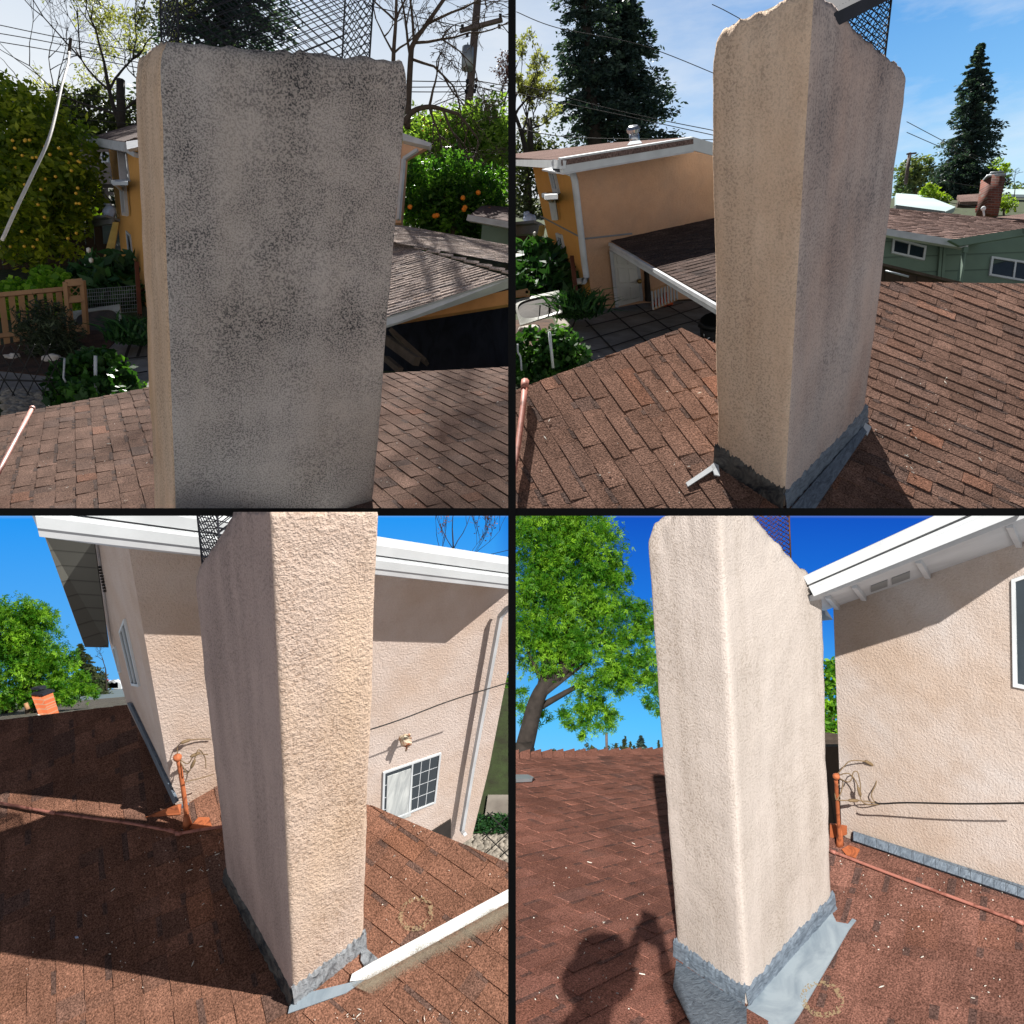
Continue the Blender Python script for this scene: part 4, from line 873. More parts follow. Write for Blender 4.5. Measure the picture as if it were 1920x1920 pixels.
    # left wires and rope
    for q, lb in ((((-10, 45), (120, 72), (262, 97)), 'uppermost overhead wire at the left edge'), (((-10, 61), (112, 83), (262, 118)), 'second overhead wire at the left edge'), (((-10, 77), (120, 99), (262, 128)), 'third overhead wire at the left edge'),
                  (((-10, 162), (130, 175), (262, 190)), 'fourth overhead wire passing through the budding tree'), (((-10, 187), (130, 198), (262, 211)), 'fifth overhead wire passing through the budding tree'), (((-10, 214), (130, 222), (262, 234)), 'lowest overhead wire above the orange house roof')):
        wire(1, [(x, y, 24) for x, y in q], .014, lb, group='overhead wires left of the chimney')
    bm = BM(); tube(bm, [P(129, 103, 23.8), P(133, 72, 23.8)], .05, 5); tag(obj(1, 'wire_spacer', bm, M['bark']), 'short dark spacer hanging on the three upper left wires', 'spacer')
    bm = BM(); tube(bm, [P(227, 240, 29), P(226, 150, 29)], .16, 7); tag(obj(1, 'utility_pole', bm, M['bark_dark']), 'dark bare utility pole among the budding tree branches', 'utility pole')
    bm = BM(); tube(bm, curve([P(4, 450, 5), P(30, 392, 5.1), P(62, 325, 5.3), P(90, 265, 5.6), P(104, 215, 6), P(116, 160, 6.6), P(127, 120, 7.4), P(130, 98, 8)], 5), [.0115]*36, 6); tag(obj(1, 'rope', bm, M['rope']), 'slack white rope curving up across the lemon tree', 'rope')
view1()

# ================================================================== VIEW 2 (upper right)
def view2():
    k = 2; w = ST[2].w
    ch = make_chimney(2, (1470, 952), 2.5, ((1338, 62), (1343, 870)), ((1721, 128), (1621, 780)), 2.4, (868, 952, 790), (62, -20, 128),
        'tapering stucco chimney with streaked grey face and warm lit edge, seen corner on against blue sky', [M['st2'], M['st2b']], lambda q: q[0] in (1, 2), 2, .008, .018)
    roof = ch['roof']; n = roof.n
    rt = thing(2, 'house_roof', roof.hit(1500, 940), 'brown shingled roof around the chimney with its tall peak at the left', 'roof')
    bm = BM(); Mx = shingles(bm, roof, [[(950, 1010), (950, 738), (1278, 616), (1405, 675), (1405, 1010)]], (1200, 800, 1213, 818), .075, .08, .2, .0035, 31, .12, .2)
    shingles(bm, roof, [[(1405, 1010), (1405, 700), (1560, 700), (1560, 1010)], [(1560, 1010), (1560, 528), (1990, 533), (1990, 1010)]], (1750, 800, 1800, 821), .062, .08, .19, .003, 32, .12, .2, .3)
    obj(2, 'shingles', bm, M['sh2'], rt, Mx)
    litter(2, roof, [(975, 730, 1330, 945), (1700, 560, 1900, 940), (1640, 700, 1800, 900)], 'pale petals and twigs scattered on the roof both sides of the corner-on chimney', 60, 6, .0045)
    base_flashing(2, ch, 'dark sealant and blue metal flashing round the foot of the corner-on chimney', [M['flash_dark'], M['flash_blue']], (.085, .075), .012,
        [('metal_strip', ((1286, 905), (1340, 868), (1345, 876), (1290, 912)), M['white'], .006), ('metal_strip', ((1333, 872), (1346, 862), (1350, 892), (1340, 890)), M['white'], .006), ('metal_tab', ((1622, 792), (1634, 800), (1627, 816), (1618, 806)), M['white'], .006)])
    bm = BM(); pan = ((1618, 800), (1626, 810), (1530, 952), (1498, 960), (1480, 956)); slab(bm, [roof.hit(x, y, .011) for x, y in pan], n, .004)
    tag(obj(2, 'metal_pan', bm, M['flash_blue'], None, frame(roof.hit(*pan[0]), n.orthogonal(), n)), 'blue painted metal apron on the shaded side of the chimney foot', 'flashing')
    pipe_run(2, roof, ((984, 722), (981, 760), (972, 830), (955, 930)), .011, 'pink_pipe', 'pink painted pipe stub at the left roof edge, left of the corner-on chimney', 'vent_pipe', .04, (0,))
    a = ch['top'][1]; eR, eL, W_, D_ = ch['eR'], ch['eL'], ch['r'], ch['l']
    drop = (a+eR*W_-ch['top'][2]).dot(w); print('drop2', drop)
    spark_cage(2, 'dark mesh spark arrestor with a solid lid behind the sloping top of the corner-on chimney', a+eR*(W_*.20)+eL*(D_*.15)-w*(drop*.95), eR, eL, w, W_*.66, D_*.7, drop*.72, 'dark_metal', pitch=.020, r=.0015)
    # ---- yard
    g = plane3((1000, 640, 8.6), (1200, 600, 9.6), (1150, 700, 8.0)); gw = g.n
    def G(x, y, o=0): return g.hit(x, y, o)
    g2 = Pl(g.hit(1100, 640), V((0, -.42, .9)).normalized())
    g = g2; gw = g.n
    bm = BM(); slab(bm, [G(962, 955), G(2100, 955), G(2600, 372), G(962, 372)], gw, .1); tag(obj(2, 'ground', bm, M['dark_ground'], None, frame(G(1100, 640), V((1, 0, 0)), gw)), kind='structure')
    bm = BM(); slab(bm, [G(x, y, .02) for x, y in ((1090, 762), (1060, 700), (1062, 640), (1040, 598), (1110, 585), (1155, 573), (1350, 530), (1350, 760))], gw, .02); tag(obj(2, 'patio', bm, M['concrete'], None, frame(G(1100, 640), V((1, 0, 0)), gw)), kind='structure')
    bm = BM(); slab(bm, [G(x, y, .02) for x, y in ((962, 640), (962, 600), (1036, 598), (1045, 620), (1000, 650))], gw, .02); tag(obj(2, 'soil_bed', bm, M['soil'], None, frame(G(1000, 640), V((1, 0, 0)), gw)), kind='structure')
    bm = BM()
    for a_, b_ in (((1097, 600), (1156, 662)), ((1156, 662), (1163, 668)), ((1145, 583), (1212, 640)), ((1189, 569), (1262, 622)), ((1232, 562), (1320, 612)), ((1090, 640), (1240, 598)), ((1240, 598), (1345, 566)), ((1066, 632), (1078, 602)), ((1100, 612), (1280, 568)), ((1066, 668), (1145, 650)), ((1145, 650), (1262, 612)), ((1262, 612), (1345, 590))): beam(bm, G(*a_, .042), G(*b_, .042), .018, .006, gw)
    tag(obj(2, 'patio_joints', bm, M['joint']), kind='structure')
    # ---- two storey house
    cb = P(1113, 582, 10.2); ct = along(cb, w, 318)
    gp = plane3(V(cb), V(ct), P(1340, 500, 11.2)); lp = plane3(V(cb), V(ct), P(1022, 480, 13.0))
    hs = thing(2, 'two_storey_house', cb, 'two storey tan stucco house with a white edged gable left of the corner-on chimney', 'house')
    bm = BM(); slab(bm, [gp.hit(*q) for q in ((1077, 312), (1300, 274), (1420, 300), (1420, 540), (1340, 556), (1206, 568), (1160, 576), (1113, 582))], gp.n, .01); obj(2, 'gable_wall', bm, M['wall_tan'], hs, frame(cb, w, gp.n))
    bm = BM(); slab(bm, [lp.hit(*q) for q in ((997, 306), (1077, 312), (1113, 582), (1085, 560), (1035, 480))], lp.n, .01); obj(2, 'side_wall', bm, M['wall_orange'], hs, frame(cb, w, lp.n))
    bm = BM(); beam(bm, gp.hit(1093, 448, .003), gp.hit(1185, 438, .003), .01, .02); beam(bm, lp.hit(1013, 405, .003), lp.hit(1093, 447, .003), .01, .02); obj(2, 'weep_screed', bm, M['gray'], hs)
    windowpart(2, lp, ((1026, 317), (1037, 318), (1047, 363), (1036, 361)), hs, .06, .05, .03, mull=(.45,))
    windowpart(2, lp, ((1041, 437), (1051, 441), (1060, 484), (1049, 478)), hs, .05, .05, .03, bars=(('v', .5), ('h', .5)))
    bm = BM(); slab(bm, [lp.hit(1015, 362, .02), lp.hit(1040, 361, .02), lp.hit(1046, 364, .5), lp.hit(1022, 366, .5)], V((0, -.2, 1)).normalized(), .05); beam(bm, lp.hit(1020, 366, .4), lp.hit(1037, 378, .03), .05, .05); beam(bm, lp.hit(1032, 366, .06), lp.hit(1040, 412, .06), .07, .05); beam(bm, lp.hit(1037, 366, .06), lp.hit(1044, 412, .06), .05, .05); obj(2, 'window_shelf_bracket', bm, M['white'], hs)
    # roof, fascia, gutter
    r1 = gp.hit(1052, 300, .35); r2 = gp.hit(1300, 260, .35); r3 = gp.hit(1430, 296, .35)
    rp = plane3(V(r1), V(r2), P(968, 294, 14))
    bm = BM(); slab(bm, [rp.hit(940, 294), r1, r2, rp.hit(1292, 257), rp.hit(1140, 268), rp.hit(968, 288)], rp.n, .06); obj(2, 'roof', bm, M['sh_far'], hs, frame(r1, r2-r1, rp.n))
    bm = BM(); dn = -w*.14; slab(bm, [r1+w*.02, r2+w*.02, r2+dn, r1+dn], gp.n, .05); slab(bm, [r2+w*.02, r3+w*.02, r3+dn, r2+dn], gp.n, .05); obj(2, 'bargeboard', bm, M['white'], hs)
    bm = BM(); slab(bm, [r1+dn, r2+dn, r2+dn-gp.n*.4, r1+dn-gp.n*.4], w, .02); obj(2, 'soffit', bm, M['white_old'], hs)
    bm = BM(); g1 = rp.hit(940, 297); beam(bm, g1-w*.07, r1-w*.05, .10, .09); obj(2, 'gutter', bm, M['white'], hs)
    bm = BM(); tube(bm, [lp.hit(1040, 306, .30), lp.hit(1043, 312, .2), gp.hit(1074, 326, .08), gp.hit(1078, 340, .06), gp.hit(1096, 495, .06), gp.hit(1100, 520, .06), lp.hit(1095, 527, .12), lp.hit(1082, 528, .12)], .045, 6); obj(2, 'downspout', bm, M['white_old'], hs)
    dt = windowdoor(2, gp, ((1147, 470), (1195, 479), (1204, 563), (1158, 575)), hs)
    th = thing(2, 'roof_vent', P(1189, 272, 13), 'shiny metal turbine vent on the two storey house roof', 'roof vent')
    bm = BM(); c = P(1190, 270, 13); tube(bm, [c, c+w*.16], .085, 14); obj(2, 'collar', bm, M['galv'], th)
    bm = BM(); c2 = c+w*.17
    x0 = w.orthogonal().normalized(); y0 = w.cross(x0)
    for i in range(18):
        a0 = i/18*6.283; prof = [(0, .075), (.03, .115), (.08, .12), (.12, .08), (.13, .02)]
        for (h0, q0), (h1, q1) in zip(prof, prof[1:]):
            f = lambda h, q, a_: c2+w*h+(x0*math.cos(a_)+y0*math.sin(a_))*q
            bm.faces.new([bm.verts.new(p) for p in (f(h0, q0, a0), f(h0, q0*.93, a0+.33), f(h1, q1*.93, a0+.33), f(h1, q1, a0))])
    obj(2, 'turbine_head', bm, M['galv'], th)
    bm = BM(); slab(bm, [rp.hit(1176, 272, .01), rp.hit(1204, 268, .01), rp.hit(1200, 263, .01), rp.hit(1182, 264, .01)], rp.n, .01); obj(2, 'flashing', bm, M['galv'], th)
    # patio cover
    th = thing(2, 'patio_cover', P(1340, 560, 7.5), 'dark shingled patio cover with a white gutter between the house and the chimney', 'patio cover')
    pp = plane3((1145, 453, 9.8), (1325, 407, 10.9), (1345, 556, 7.0))
    bm = BM(); Mx = shingles(bm, pp, [[(1145, 452), (1322, 406), (1440, 426), (1440, 622)]], (3500, -150), .11, .15, .35, .005, 33, .02, .3); obj(2, 'shingles', bm, M['sh_dark'], th, Mx)
    bm = BM(); a, b = pp.hit(1144, 455), pp.hit(1440, 627); beam(bm, a-w*.02, b-w*.02, .05, .035); obj(2, 'gutter', bm, M['white_old'], th)
    bm = BM(); beam(bm, a-w*.06+V((0, .03, 0)), b-w*.06+V((0, .03, 0)), .02, .035); obj(2, 'fascia', bm, M['white'], th)
    bm = BM(); slab(bm, [gp.hit(1212, 500, .05), gp.hit(1216, 500, .05), gp.hit(1222, 566, .05), gp.hit(1214, 566, .05)], gp.n, .08); obj(2, 'post', bm, M['bark_dark'], th)
    bm = BM(); slab(bm, [P(1222, 495, 11.2), P(1420, 495, 11.2), P(1420, 590, 11.2), P(1222, 556, 11.2)], V((0, -1, 0)), .1); obj(2, 'back_wall', bm, M['brown_boards'], th)
    # things under it
    th = thing(2, 'baby_gate', G(1250, 560), 'pale slatted wooden crib side standing under the patio cover', 'crib side')
    a, b = P(1222, 545, 9.9), P(1268, 527, 10.2)
    for i in range(9):
        q = a.lerp(b, i/8); bm = BM(); beam(bm, q, q-w*.26, .05, .02, V((1, 0, 0))); obj(2, 'slat', bm, M['white_old'], th)
    for q in (0, -.26):
        bm = BM(); beam(bm, a+w*q, b+w*q, .03, .03); obj(2, 'rail', bm, M['picket'], th)
    bm = BM(); c = G(1241, 566, .08); blob(bm, c, .10, 2, .4, (1.3, 1, .7), 0, 3); blob(bm, c+V((.05, 0, .09)), .06, 2, .3, (1, 1, .8), 0, 5); beam(bm, c-V((.15, 0, .04)), c+V((.15, 0, -.04)), .12, .03)
    tag(obj(2, 'toy_mower', bm, M['orange_toy']), 'small orange garden toy by the crib side under the patio cover', 'toy')
    th = thing(2, 'trash_bin', G(1334, 640), 'black wheeled rubbish bin with white lettering behind the chimney edge', 'bin')
    bm = BM(); c = G(1345, 655); x0 = V((1, 0, 0)); tb = 1.0*.62
    tube(bm, [c, c+w*.32], [.17, .19], 12); obj(2, 'bin_body', bm, M['bin'], th); bm = BM(); tube(bm, [c+w*.32, c+w*.37], [.21, .18], 12); obj(2, 'lid', bm, M['bin'], th)
    cu = bpy.data.curves.new('lettering', 'FONT'); cu.body = 'KBC'; cu.size = .075; cu.extrude = .002; cu.align_x = 'CENTER'
    lt = bpy.data.objects.new('lettering', cu); sc.collection.objects.link(lt); bpy.context.view_layer.update(); me = lt.to_mesh(); b2 = BM(); b2.from_mesh(me); lt.to_mesh_clear(); bpy.data.objects.remove(lt)
    Mt = frame(P(1331, 631, c.y-.22), V((1, .1, -.05)), V((0, -1, .1))); b2.transform(Mt); obj(2, 'lettering', b2, M['white'], th)
    bm = BM(); rr = [P(1332, 638, c.y-.24)+V((math.cos(t)*.035, 0, math.sin(t)*.03)) for t in [i/12*6.283 for i in range(13)]]; tube(bm, rr, .006, 4); obj(2, 'round_emblem', bm, M['white'], th)
    # left yard items
    ST[1].screen(2, ((962, 563), (1048, 544), (1054, 585), (975, 610)), 9.0, 'pale bordered screen with dark oval middle leaning at the far left of the yard')
    bm = BM(); a = P(962, 552, 9.3); beam(bm, a, P(990, 546, 9.3), .05, .06); beam(bm, P(989, 546, 9.3), P(990, 556, 9.3), .05, .05); beam(bm, P(962, 556, 9.3), P(990, 553, 9.3), .04, .03); tag(obj(2, 'garden_gate', bm, M['picket']), 'tan top corner of a timber gate at the left edge', 'gate')
    bush(2, 'calla lily bed with white flowers left of the orange house wall', [(P(x, y, d_), r) for x, y, d_, r in ((985, 500, 11.5, .4), (1020, 495, 11.5, .4), (1050, 510, 11.2, .32), (1000, 530, 11, .35), (1040, 535, 10.8, .35), (975, 545, 10.6, .25), (1065, 530, 10.6, .2))], 2600, .12, 'calla_leaf', 9, 'calla_lilies', 'plants', .35, .2, flowers=7)
    blades(2, 'strappy dark lily turf clump at the corner of the two storey house', P(1080, 590, 9.2), .30, 700, .40, 'calla_leaf', 4, 'lily_turf', .012, V((0, 0, 1)), 'plant', .7)
    bush(2, 'lobed dark geranium bush above the left roof edge', [(P(x, y, 7.2), r) for x, y, r in ((1000, 665, .25), (1045, 650, .22), (1075, 668, .2), (985, 700, .25), (1030, 690, .28), (1060, 700, .2), (1000, 730, .25))], 5600, .030, 'geranium_leaf', 5, asp=.9, clump=.5)
    bm = BM(); tube(bm, [P(1037, 690, 6.8), P(1030, 622, 6.7)], .013, 8); tag(obj(2, 'plastic_stake', bm, M['white']), 'thin white plastic pipe standing in the lobed geranium bush', 'stake')
    bm = BM(); tube(bm, curve([P(971, 645, 6.8), P(971, 660, 6.8), P(976, 670, 6.8), P(978, 695, 6.8)], 4), .008, 6); tag(obj(2, 'bent_rod', bm, M['white_old']), 'bent white rod at the far left of the geranium bush', 'rod')
    bm = BM(); beam(bm, P(1072, 482, 10), P(1080, 548, 9.6), .05, .05); tag(obj(2, 'metal_post', bm, M['brown_post']), 'rusty brown post standing in front of the orange side wall', 'post')
    bm = BM(); blob(bm, G(995, 622, .05), .13, 2, .4, (1.2, 1, .6)); tag(obj(2, 'rock', bm, M['rock']), 'pale rock on the soil below the leaning screen', 'rock')
    th = thing(2, 'step_ladder', P(1006, 478, 12.6), 'yellow wooden ladder leaning near the orange side wall', 'ladder')
    for dx in (0, 8):
        bm = BM(); beam(bm, P(1015+dx*.5, 424, 13), P(1003+dx, 478, 12.6), .06, .03); obj(2, 'rail', bm, M['yellow_ladder'], th)
    for i in range(5):
        bm = BM(); f = .1+i*.18; beam(bm, P(1015, 424, 13).lerp(P(1003, 478, 12.6), f), P(1019, 424, 13).lerp(P(1011, 478, 12.6), f), .03, .02); obj(2, 'rung', bm, M['yellow_ladder'], th)
    bm = BM(); bp = P(993, 412, 14); blob(bm, bp, .12, 3, .4, (.9, .7, 1.1), 0, 4); blob(bm, bp+V((-.05, 0, .1)), .06, 2, .4); tag(obj(2, 'garden_bag', bm, M['bluebag']), 'blue white bag on the plank bench left of the ladder', 'bag')
    bm = BM(); beam(bm, P(962, 424, 14), P(1012, 420, 13.6), .3, .05); beam(bm, P(962, 432, 14), P(1012, 428, 13.6), .1, .2); tag(obj(2, 'work_bench', bm, M['gray']), 'grey plank bench top at the left edge of the yard', 'bench')
    th = thing(2, 'board_fence', P(990, 470, 15), 'dark board fence in shade at the far left behind the ladder', 'fence')
    bm = BM(); slab(bm, [P(940, 425, 15), P(1012, 422, 15), P(1030, 490, 15), P(940, 500, 15)], V((0, -1, 0)), .1); obj(2, 'boards', bm, M['brown_boards'], th)
    # background trees left
    conifer(2, 'left of the two tall redwoods above the house roof', P(1118, 300, 30), P(1070, -330, 30), 1.65, 34000, .095, 5, power=.50, skirt=.07, whorls=60, irregular=.5, group='pair of redwoods', name='redwood')
    conifer(2, 'right of the two tall redwoods, its long low boughs reaching right', P(1176, 300, 31), P(1164, -50, 31), 2.25, 36000, .095, 6, power=.62, skirt=.05, whorls=56, irregular=.5, group='pair of redwoods', name='redwood')
    bare_tree(2, 'budding tree with thin pale leaves at the left edge', [P(990, 300, 26), P(978, 250, 26), P(966, 215, 26)], .10, 6, .85, 12, 'pale_leaf', 5000, .06, starts=[(1, V((.6, 0, 1)), 1), (2, V((0, 0, 1)), 1.1), (1, V((.9, 0, .6)), 1), (2, V((.6, 0, 1)), 1)], name='budding_tree')
    tree(2, 'dark leafy mass under the budding tree behind the house roof', [(P(x, y, 30), r) for x, y, r in ((975, 285, 1), (1005, 285, .9), (1030, 290, .8), (980, 340, 1.5), (985, 390, 1.3))], [P(990, 420, 30), P(990, 350, 30), P(990, 300, 30)], .2, 5000, .1, 'dark_leaf', 14, name='dark_tree')
    bm = BM(); tube(bm, [P(996, 290, 25), P(992, 224, 25)], .10, 6); tag(obj(2, 'utility_pole', bm, M['bark_dark']), 'short dark utility pole among the budding tree branches', 'utility pole')
    for q, lb in ((((968, 22), (1045, 52), (1200, 84), (1345, 140)), 'highest thin wire crossing the two redwoods'), (((980, 160), (1160, 208), (1345, 246)), 'upper of the middle wires crossing the redwoods'), (((968, 175), (1160, 215), (1345, 255)), 'lower of the middle wires crossing the redwoods'), (((968, 240), (1080, 258), (1340, 262)), 'lowest wire just above the house roof'), (((1335, 8), (1360, 20), (1400, 42)), 'short dark wire meeting the chimney top from the upper left')):
        wire(2, [(x, y, 22) for x, y in q], .012, lb, group='wires across the redwoods')
    for q, lb in ((((1700, 228), (1790, 275), (1850, 300)), 'upper thin wire right of the chimney'), (((1700, 248), (1780, 282), (1850, 304)), 'lower thin wire right of the chimney'), (((1750, 330), (1800, 345), (1860, 352)), 'wire ending at the brick chimney'), (((1770, 378), (1810, 385), (1858, 392)), 'low service wire over the dark roof')):
        wire(2, [(x, y, 24) for x, y in q], .011, lb, group='wires right of the chimney')
    # right background
    conifer(2, 'single tall dark pointed conifer on the right against blue sky', P(1806, 400, 44), P(1838, 82, 44), 1.95, 34000, .10, 9, power=.62, skirt=.04, whorls=60, droop=.2, irregular=.45, name='pointed_conifer')
    tree(2, 'dark skirt of low boughs left of the pointed conifer', [(P(x, y, 44), r) for x, y, r in ((1770, 350, 1.0), (1790, 330, .8), (1750, 365, .7), (1780, 375, .9))], [P(1780, 400, 44), P(1780, 370, 44), P(1780, 350, 44)], .2, 3500, .12, 'redwood_leaf', 15, name='dark_shrub')
    tree(2, 'hazy pale green tree beside the chimney edge on the right', [(P(x, y, 50), r) for x, y, r in ((1700, 330, 1), (1720, 320, 1.1), (1735, 335, .9), (1705, 350, 1.0))], [P(1715, 400, 50), P(1715, 360, 50), P(1715, 330, 50)], .2, 3000, .14, 'far_leaf', 16, name='pale_tree')
    tree(2, 'yellow green shrub in front of the pale flat roof', [(P(x, y, 34), r) for x, y, r in ((1745, 365, .45), (1755, 385, .5), (1735, 388, .4), (1770, 375, .3), (1742, 355, .25))], [P(1748, 410, 34), P(1748, 390, 34), P(1748, 375, 34)], .08, 2400, .08, 'lime_leaf', 17, name='lime_shrub')
    tree(2, 'small yellow green tree behind the brick chimney', [(P(x, y, 50), r) for x, y, r in ((1868, 315, .7), (1858, 328, .6), (1880, 325, .6), (1862, 340, .6))], [P(1868, 370, 50), P(1868, 345, 50), P(1868, 325, 50)], .12, 1600, .12, 'lime_leaf', 18, name='lime_tree')
    tree(2, 'lime and red shrub at the right of the brick chimney', [(P(x, y, 30), r) for x, y, r in ((1880, 378, .35), (1895, 385, .3), (1870, 385, .25))], [P(1882, 410, 30), P(1882, 395, 30), P(1882, 385, 30)], .05, 1000, .06, 'lime_leaf', 19, name='lime_shrub')
    tree(2, 'crimson leafed shrub left of the brick chimney', [(P(x, y, 30), r) for x, y, r in ((1850, 385, .28), (1840, 393, .22), (1862, 392, .2))], [P(1850, 410, 30), P(1850, 398, 30), P(1850, 388, 30)], .04, 1000, .055, 'red_leaf', 20, name='red_shrub')
    bare_tree(2, 'bare twiggy shrub at the right edge behind the brick chimney', [P(1905, 410, 32), P(1903, 390, 32), P(1902, 375, 32)], .05, 4, .6, 41)
    th = thing(2, 'utility_pole', P(1700, 330, 46), 'leaning far utility pole right beside the chimney edge', 'utility pole'); bm = BM(); tube(bm, [P(1698, 345, 46), P(1706, 287, 46)], .11, 6); obj(2, 'pole', bm, M['pole'], th); bm = BM(); beam(bm, P(1700, 289, 45.9), P(1718, 287, 45.9), .08, .08); obj(2, 'crossarm', bm, M['pole'], th)
    th = thing(2, 'far_trees', P(1900, 360, 90), 'low far tree line at the right edge of the sky', 'trees'); th['kind'] = 'stuff'
    bm = BM(); leaves(bm, [(P(1690+i*16, 358+(i % 3)*4, 90), 1.3) for i in range(20)], 4200, .22, 8); obj(2, 'crowns', bm, L['far_leaf'], th)
    th = thing(2, 'flat_roof_house', P(1740, 400, 32), 'low house with a pale flat roof right of the chimney', 'house')
    bm = BM(); slab(bm, [P(1680, 362, 36), P(1735, 366, 35), P(1792, 388, 30), P(1770, 398, 29), P(1680, 385, 30)], V((0, -.6, .8)).normalized(), .2); obj(2, 'roof', bm, M['teal_roof'], th)
    bm = BM(); slab(bm, [P(1680, 384, 29.8), P(1772, 396, 28.8), P(1772, 412, 28.8), P(1680, 402, 29.8)], V((0, -1, 0)), .2); obj(2, 'wall', bm, M['gray'], th)
    th = thing(2, 'brown_roof_house', P(1820, 400, 36), 'dark brown gabled house under the pointed conifer', 'house')
    bm = BM(); slab(bm, [P(1795, 366, 37), P(1850, 362, 37), P(1860, 377, 35), P(1800, 378, 35)], V((0, -.5, .86)).normalized(), .15); obj(2, 'roof', bm, M['sh_far'], th)
    bm = BM(); slab(bm, [P(1798, 377, 35.2), P(1862, 376, 35.2), P(1862, 405, 35.2), P(1790, 405, 35.2)], V((0, -1, 0)), .2); obj(2, 'wall', bm, M['brown_boards'], th)
    th = thing(2, 'long_house', P(1900, 365, 60), 'long grey roofed house low on the right skyline', 'house'); bm = BM(); slab(bm, [P(1870, 354, 60), P(1990, 356, 60), P(1990, 366, 58), P(1880, 364, 58)], V((0, -.6, .8)).normalized(), .2); obj(2, 'roof', bm, M['teal_roof'], th); bm = BM(); slab(bm, [P(1880, 363, 58.2), P(1990, 365, 58.2), P(1990, 380, 58.2), P(1880, 380, 58.2)], V((0, -1, 0)), .2); obj(2, 'wall', bm, M['gray'], th)
    # green house
    th = thing(2, 'green_house', P(1780, 520, 13), 'green sided house with a brown shingle roof and white windows on the right', 'house')
    wp = plane3((1680, 500, 13), (1880, 520, 12), (1690, 450, 13.05)); wp.n = V((-.10, -.99, .05)).normalized(); wp.o = P(1740, 480, 13)
    bm = BM(); slab(bm, [wp.hit(*q) for q in ((1640, 434), (1814, 458), (1811, 452), (1990, 425), (1990, 620), (1640, 600))], wp.n, .2); obj(2, 'wall', bm, M['green_siding'], th, frame(wp.hit(1740, 480), V((1, 0, 0)), wp.n))
    rp = plane3((1676, 437, 12.6), (1812, 460, 12.2), (1678, 393, 18)); bm = BM(); Mx = shingles(bm, rp, [[(1640, 430), (1814, 459), (1990, 428), (1990, 420), (1640, 388)]], (3200, 700), .2, .25, .6, .01, 35, .05, .3); obj(2, 'shingles', bm, M['sh_far'], th, Mx)
    bm = BM(); beam(bm, P(1640, 433, 12.5), P(1814, 462, 12.1), .10, .11); obj(2, 'gutter', bm, M['white_old'], th)
    bm = BM(); slab(bm, [P(1779, 450, 12.0), P(1990, 417, 12.2), P(1990, 430, 12.2), P(1800, 461, 12.0)], V((0, -1, 0)), .06); obj(2, 'bargeboard', bm, M['green_siding'], th)
    bm = BM(); beam(bm, P(1810, 464, 12), P(1808, 475, 12), .07, .07); beam(bm, P(1808, 475, 12), P(1798, 530, 11.9), .06, .06); obj(2, 'downspout', bm, M['green_siding'], th)
    windowpart(2, wp, ((1675, 445), (1738, 461), (1734, 488), (1672, 474)), th, .035, .05, .04, mull=(.5,)); windowpart(2, wp, ((1860, 480), (1940, 492), (1935, 530), (1855, 516)), th, .035, .05, .04, mull=(.58,))
    for x in (1764, 1771):
        bm = BM(); beam(bm, wp.hit(x, 462, .03), wp.hit(x-5, 530, .03), .05, .05, V((1, 0, 0))); obj(2, 'corner_trim', bm, M['green_siding'], th)
    th = thing(2, 'brick_chimney', P(1850, 405, 20), 'dark red brick chimney with a metal cap on the green house roof', 'chimney')
    bm = BM(); tube(bm, [P(1850, 408, 20), P(1862, 336, 20)], [.26, .28], 4); obj(2, 'brick_shaft', bm, M['brick_red'], th, frame(P(1850, 405, 20), V((1, 0, 0)), V((0, -1, 0))))
    bm = BM(); tube(bm, [P(1862, 337, 20), P(1862, 333, 20)], .32, 4); tube(bm, [P(1866, 333, 20), P(1866, 328, 20)], .16, 4); tube(bm, [P(1866, 328, 20), P(1866, 326, 20)], .22, 4); obj(2, 'cap', bm, M['metal_gray'], th)
    th = thing(2, 'vent_mast', P(1840, 402, 19), 'small white roof mast with a round head beside the brick chimney', 'mast'); bm = BM(); tube(bm, [P(1845, 405, 19), P(1844, 392, 19)], .025, 6); obj(2, 'pole', bm, M['white'], th); bm = BM(); blob(bm, P(1844, 391, 19), .06, 2, .1); obj(2, 'head', bm, M['white'], th)
    th = thing(2, 'right_roof', P(1900, 405, 22), 'reddish brown neighbouring roof corner at the right edge below the shrubs', 'roof'); bm = BM(); slab(bm, [P(1860, 408, 20), P(1990, 392, 24), P(1990, 402, 22), P(1900, 414, 19)], V((0, -.6, .8)).normalized(), .1); obj(2, 'shingles', bm, M['sh_far'], th)
    th = thing(2, 'boundary_fence', P(1720, 520, 9), 'dark boundary fence with a pale cap rail under the green house', 'fence')
    bm = BM(); slab(bm, [P(1640, 492, 9), P(1800, 532, 8.6), P(1800, 600, 8.6), P(1640, 600, 9)], V((0, -1, 0)), .08); obj(2, 'boards', bm, M['brown_boards'], th); bm = BM(); beam(bm, P(1640, 494, 8.9), P(1802, 533, 8.5), .08, .03); obj(2, 'cap_rail', bm, M['bark'], th); bm = BM(); tube(bm, [P(1660, 508, 8.6), P(1704, 519, 8.5)], .012, 5); obj(2, 'metal_rail', bm, M['metal_gray'], th)
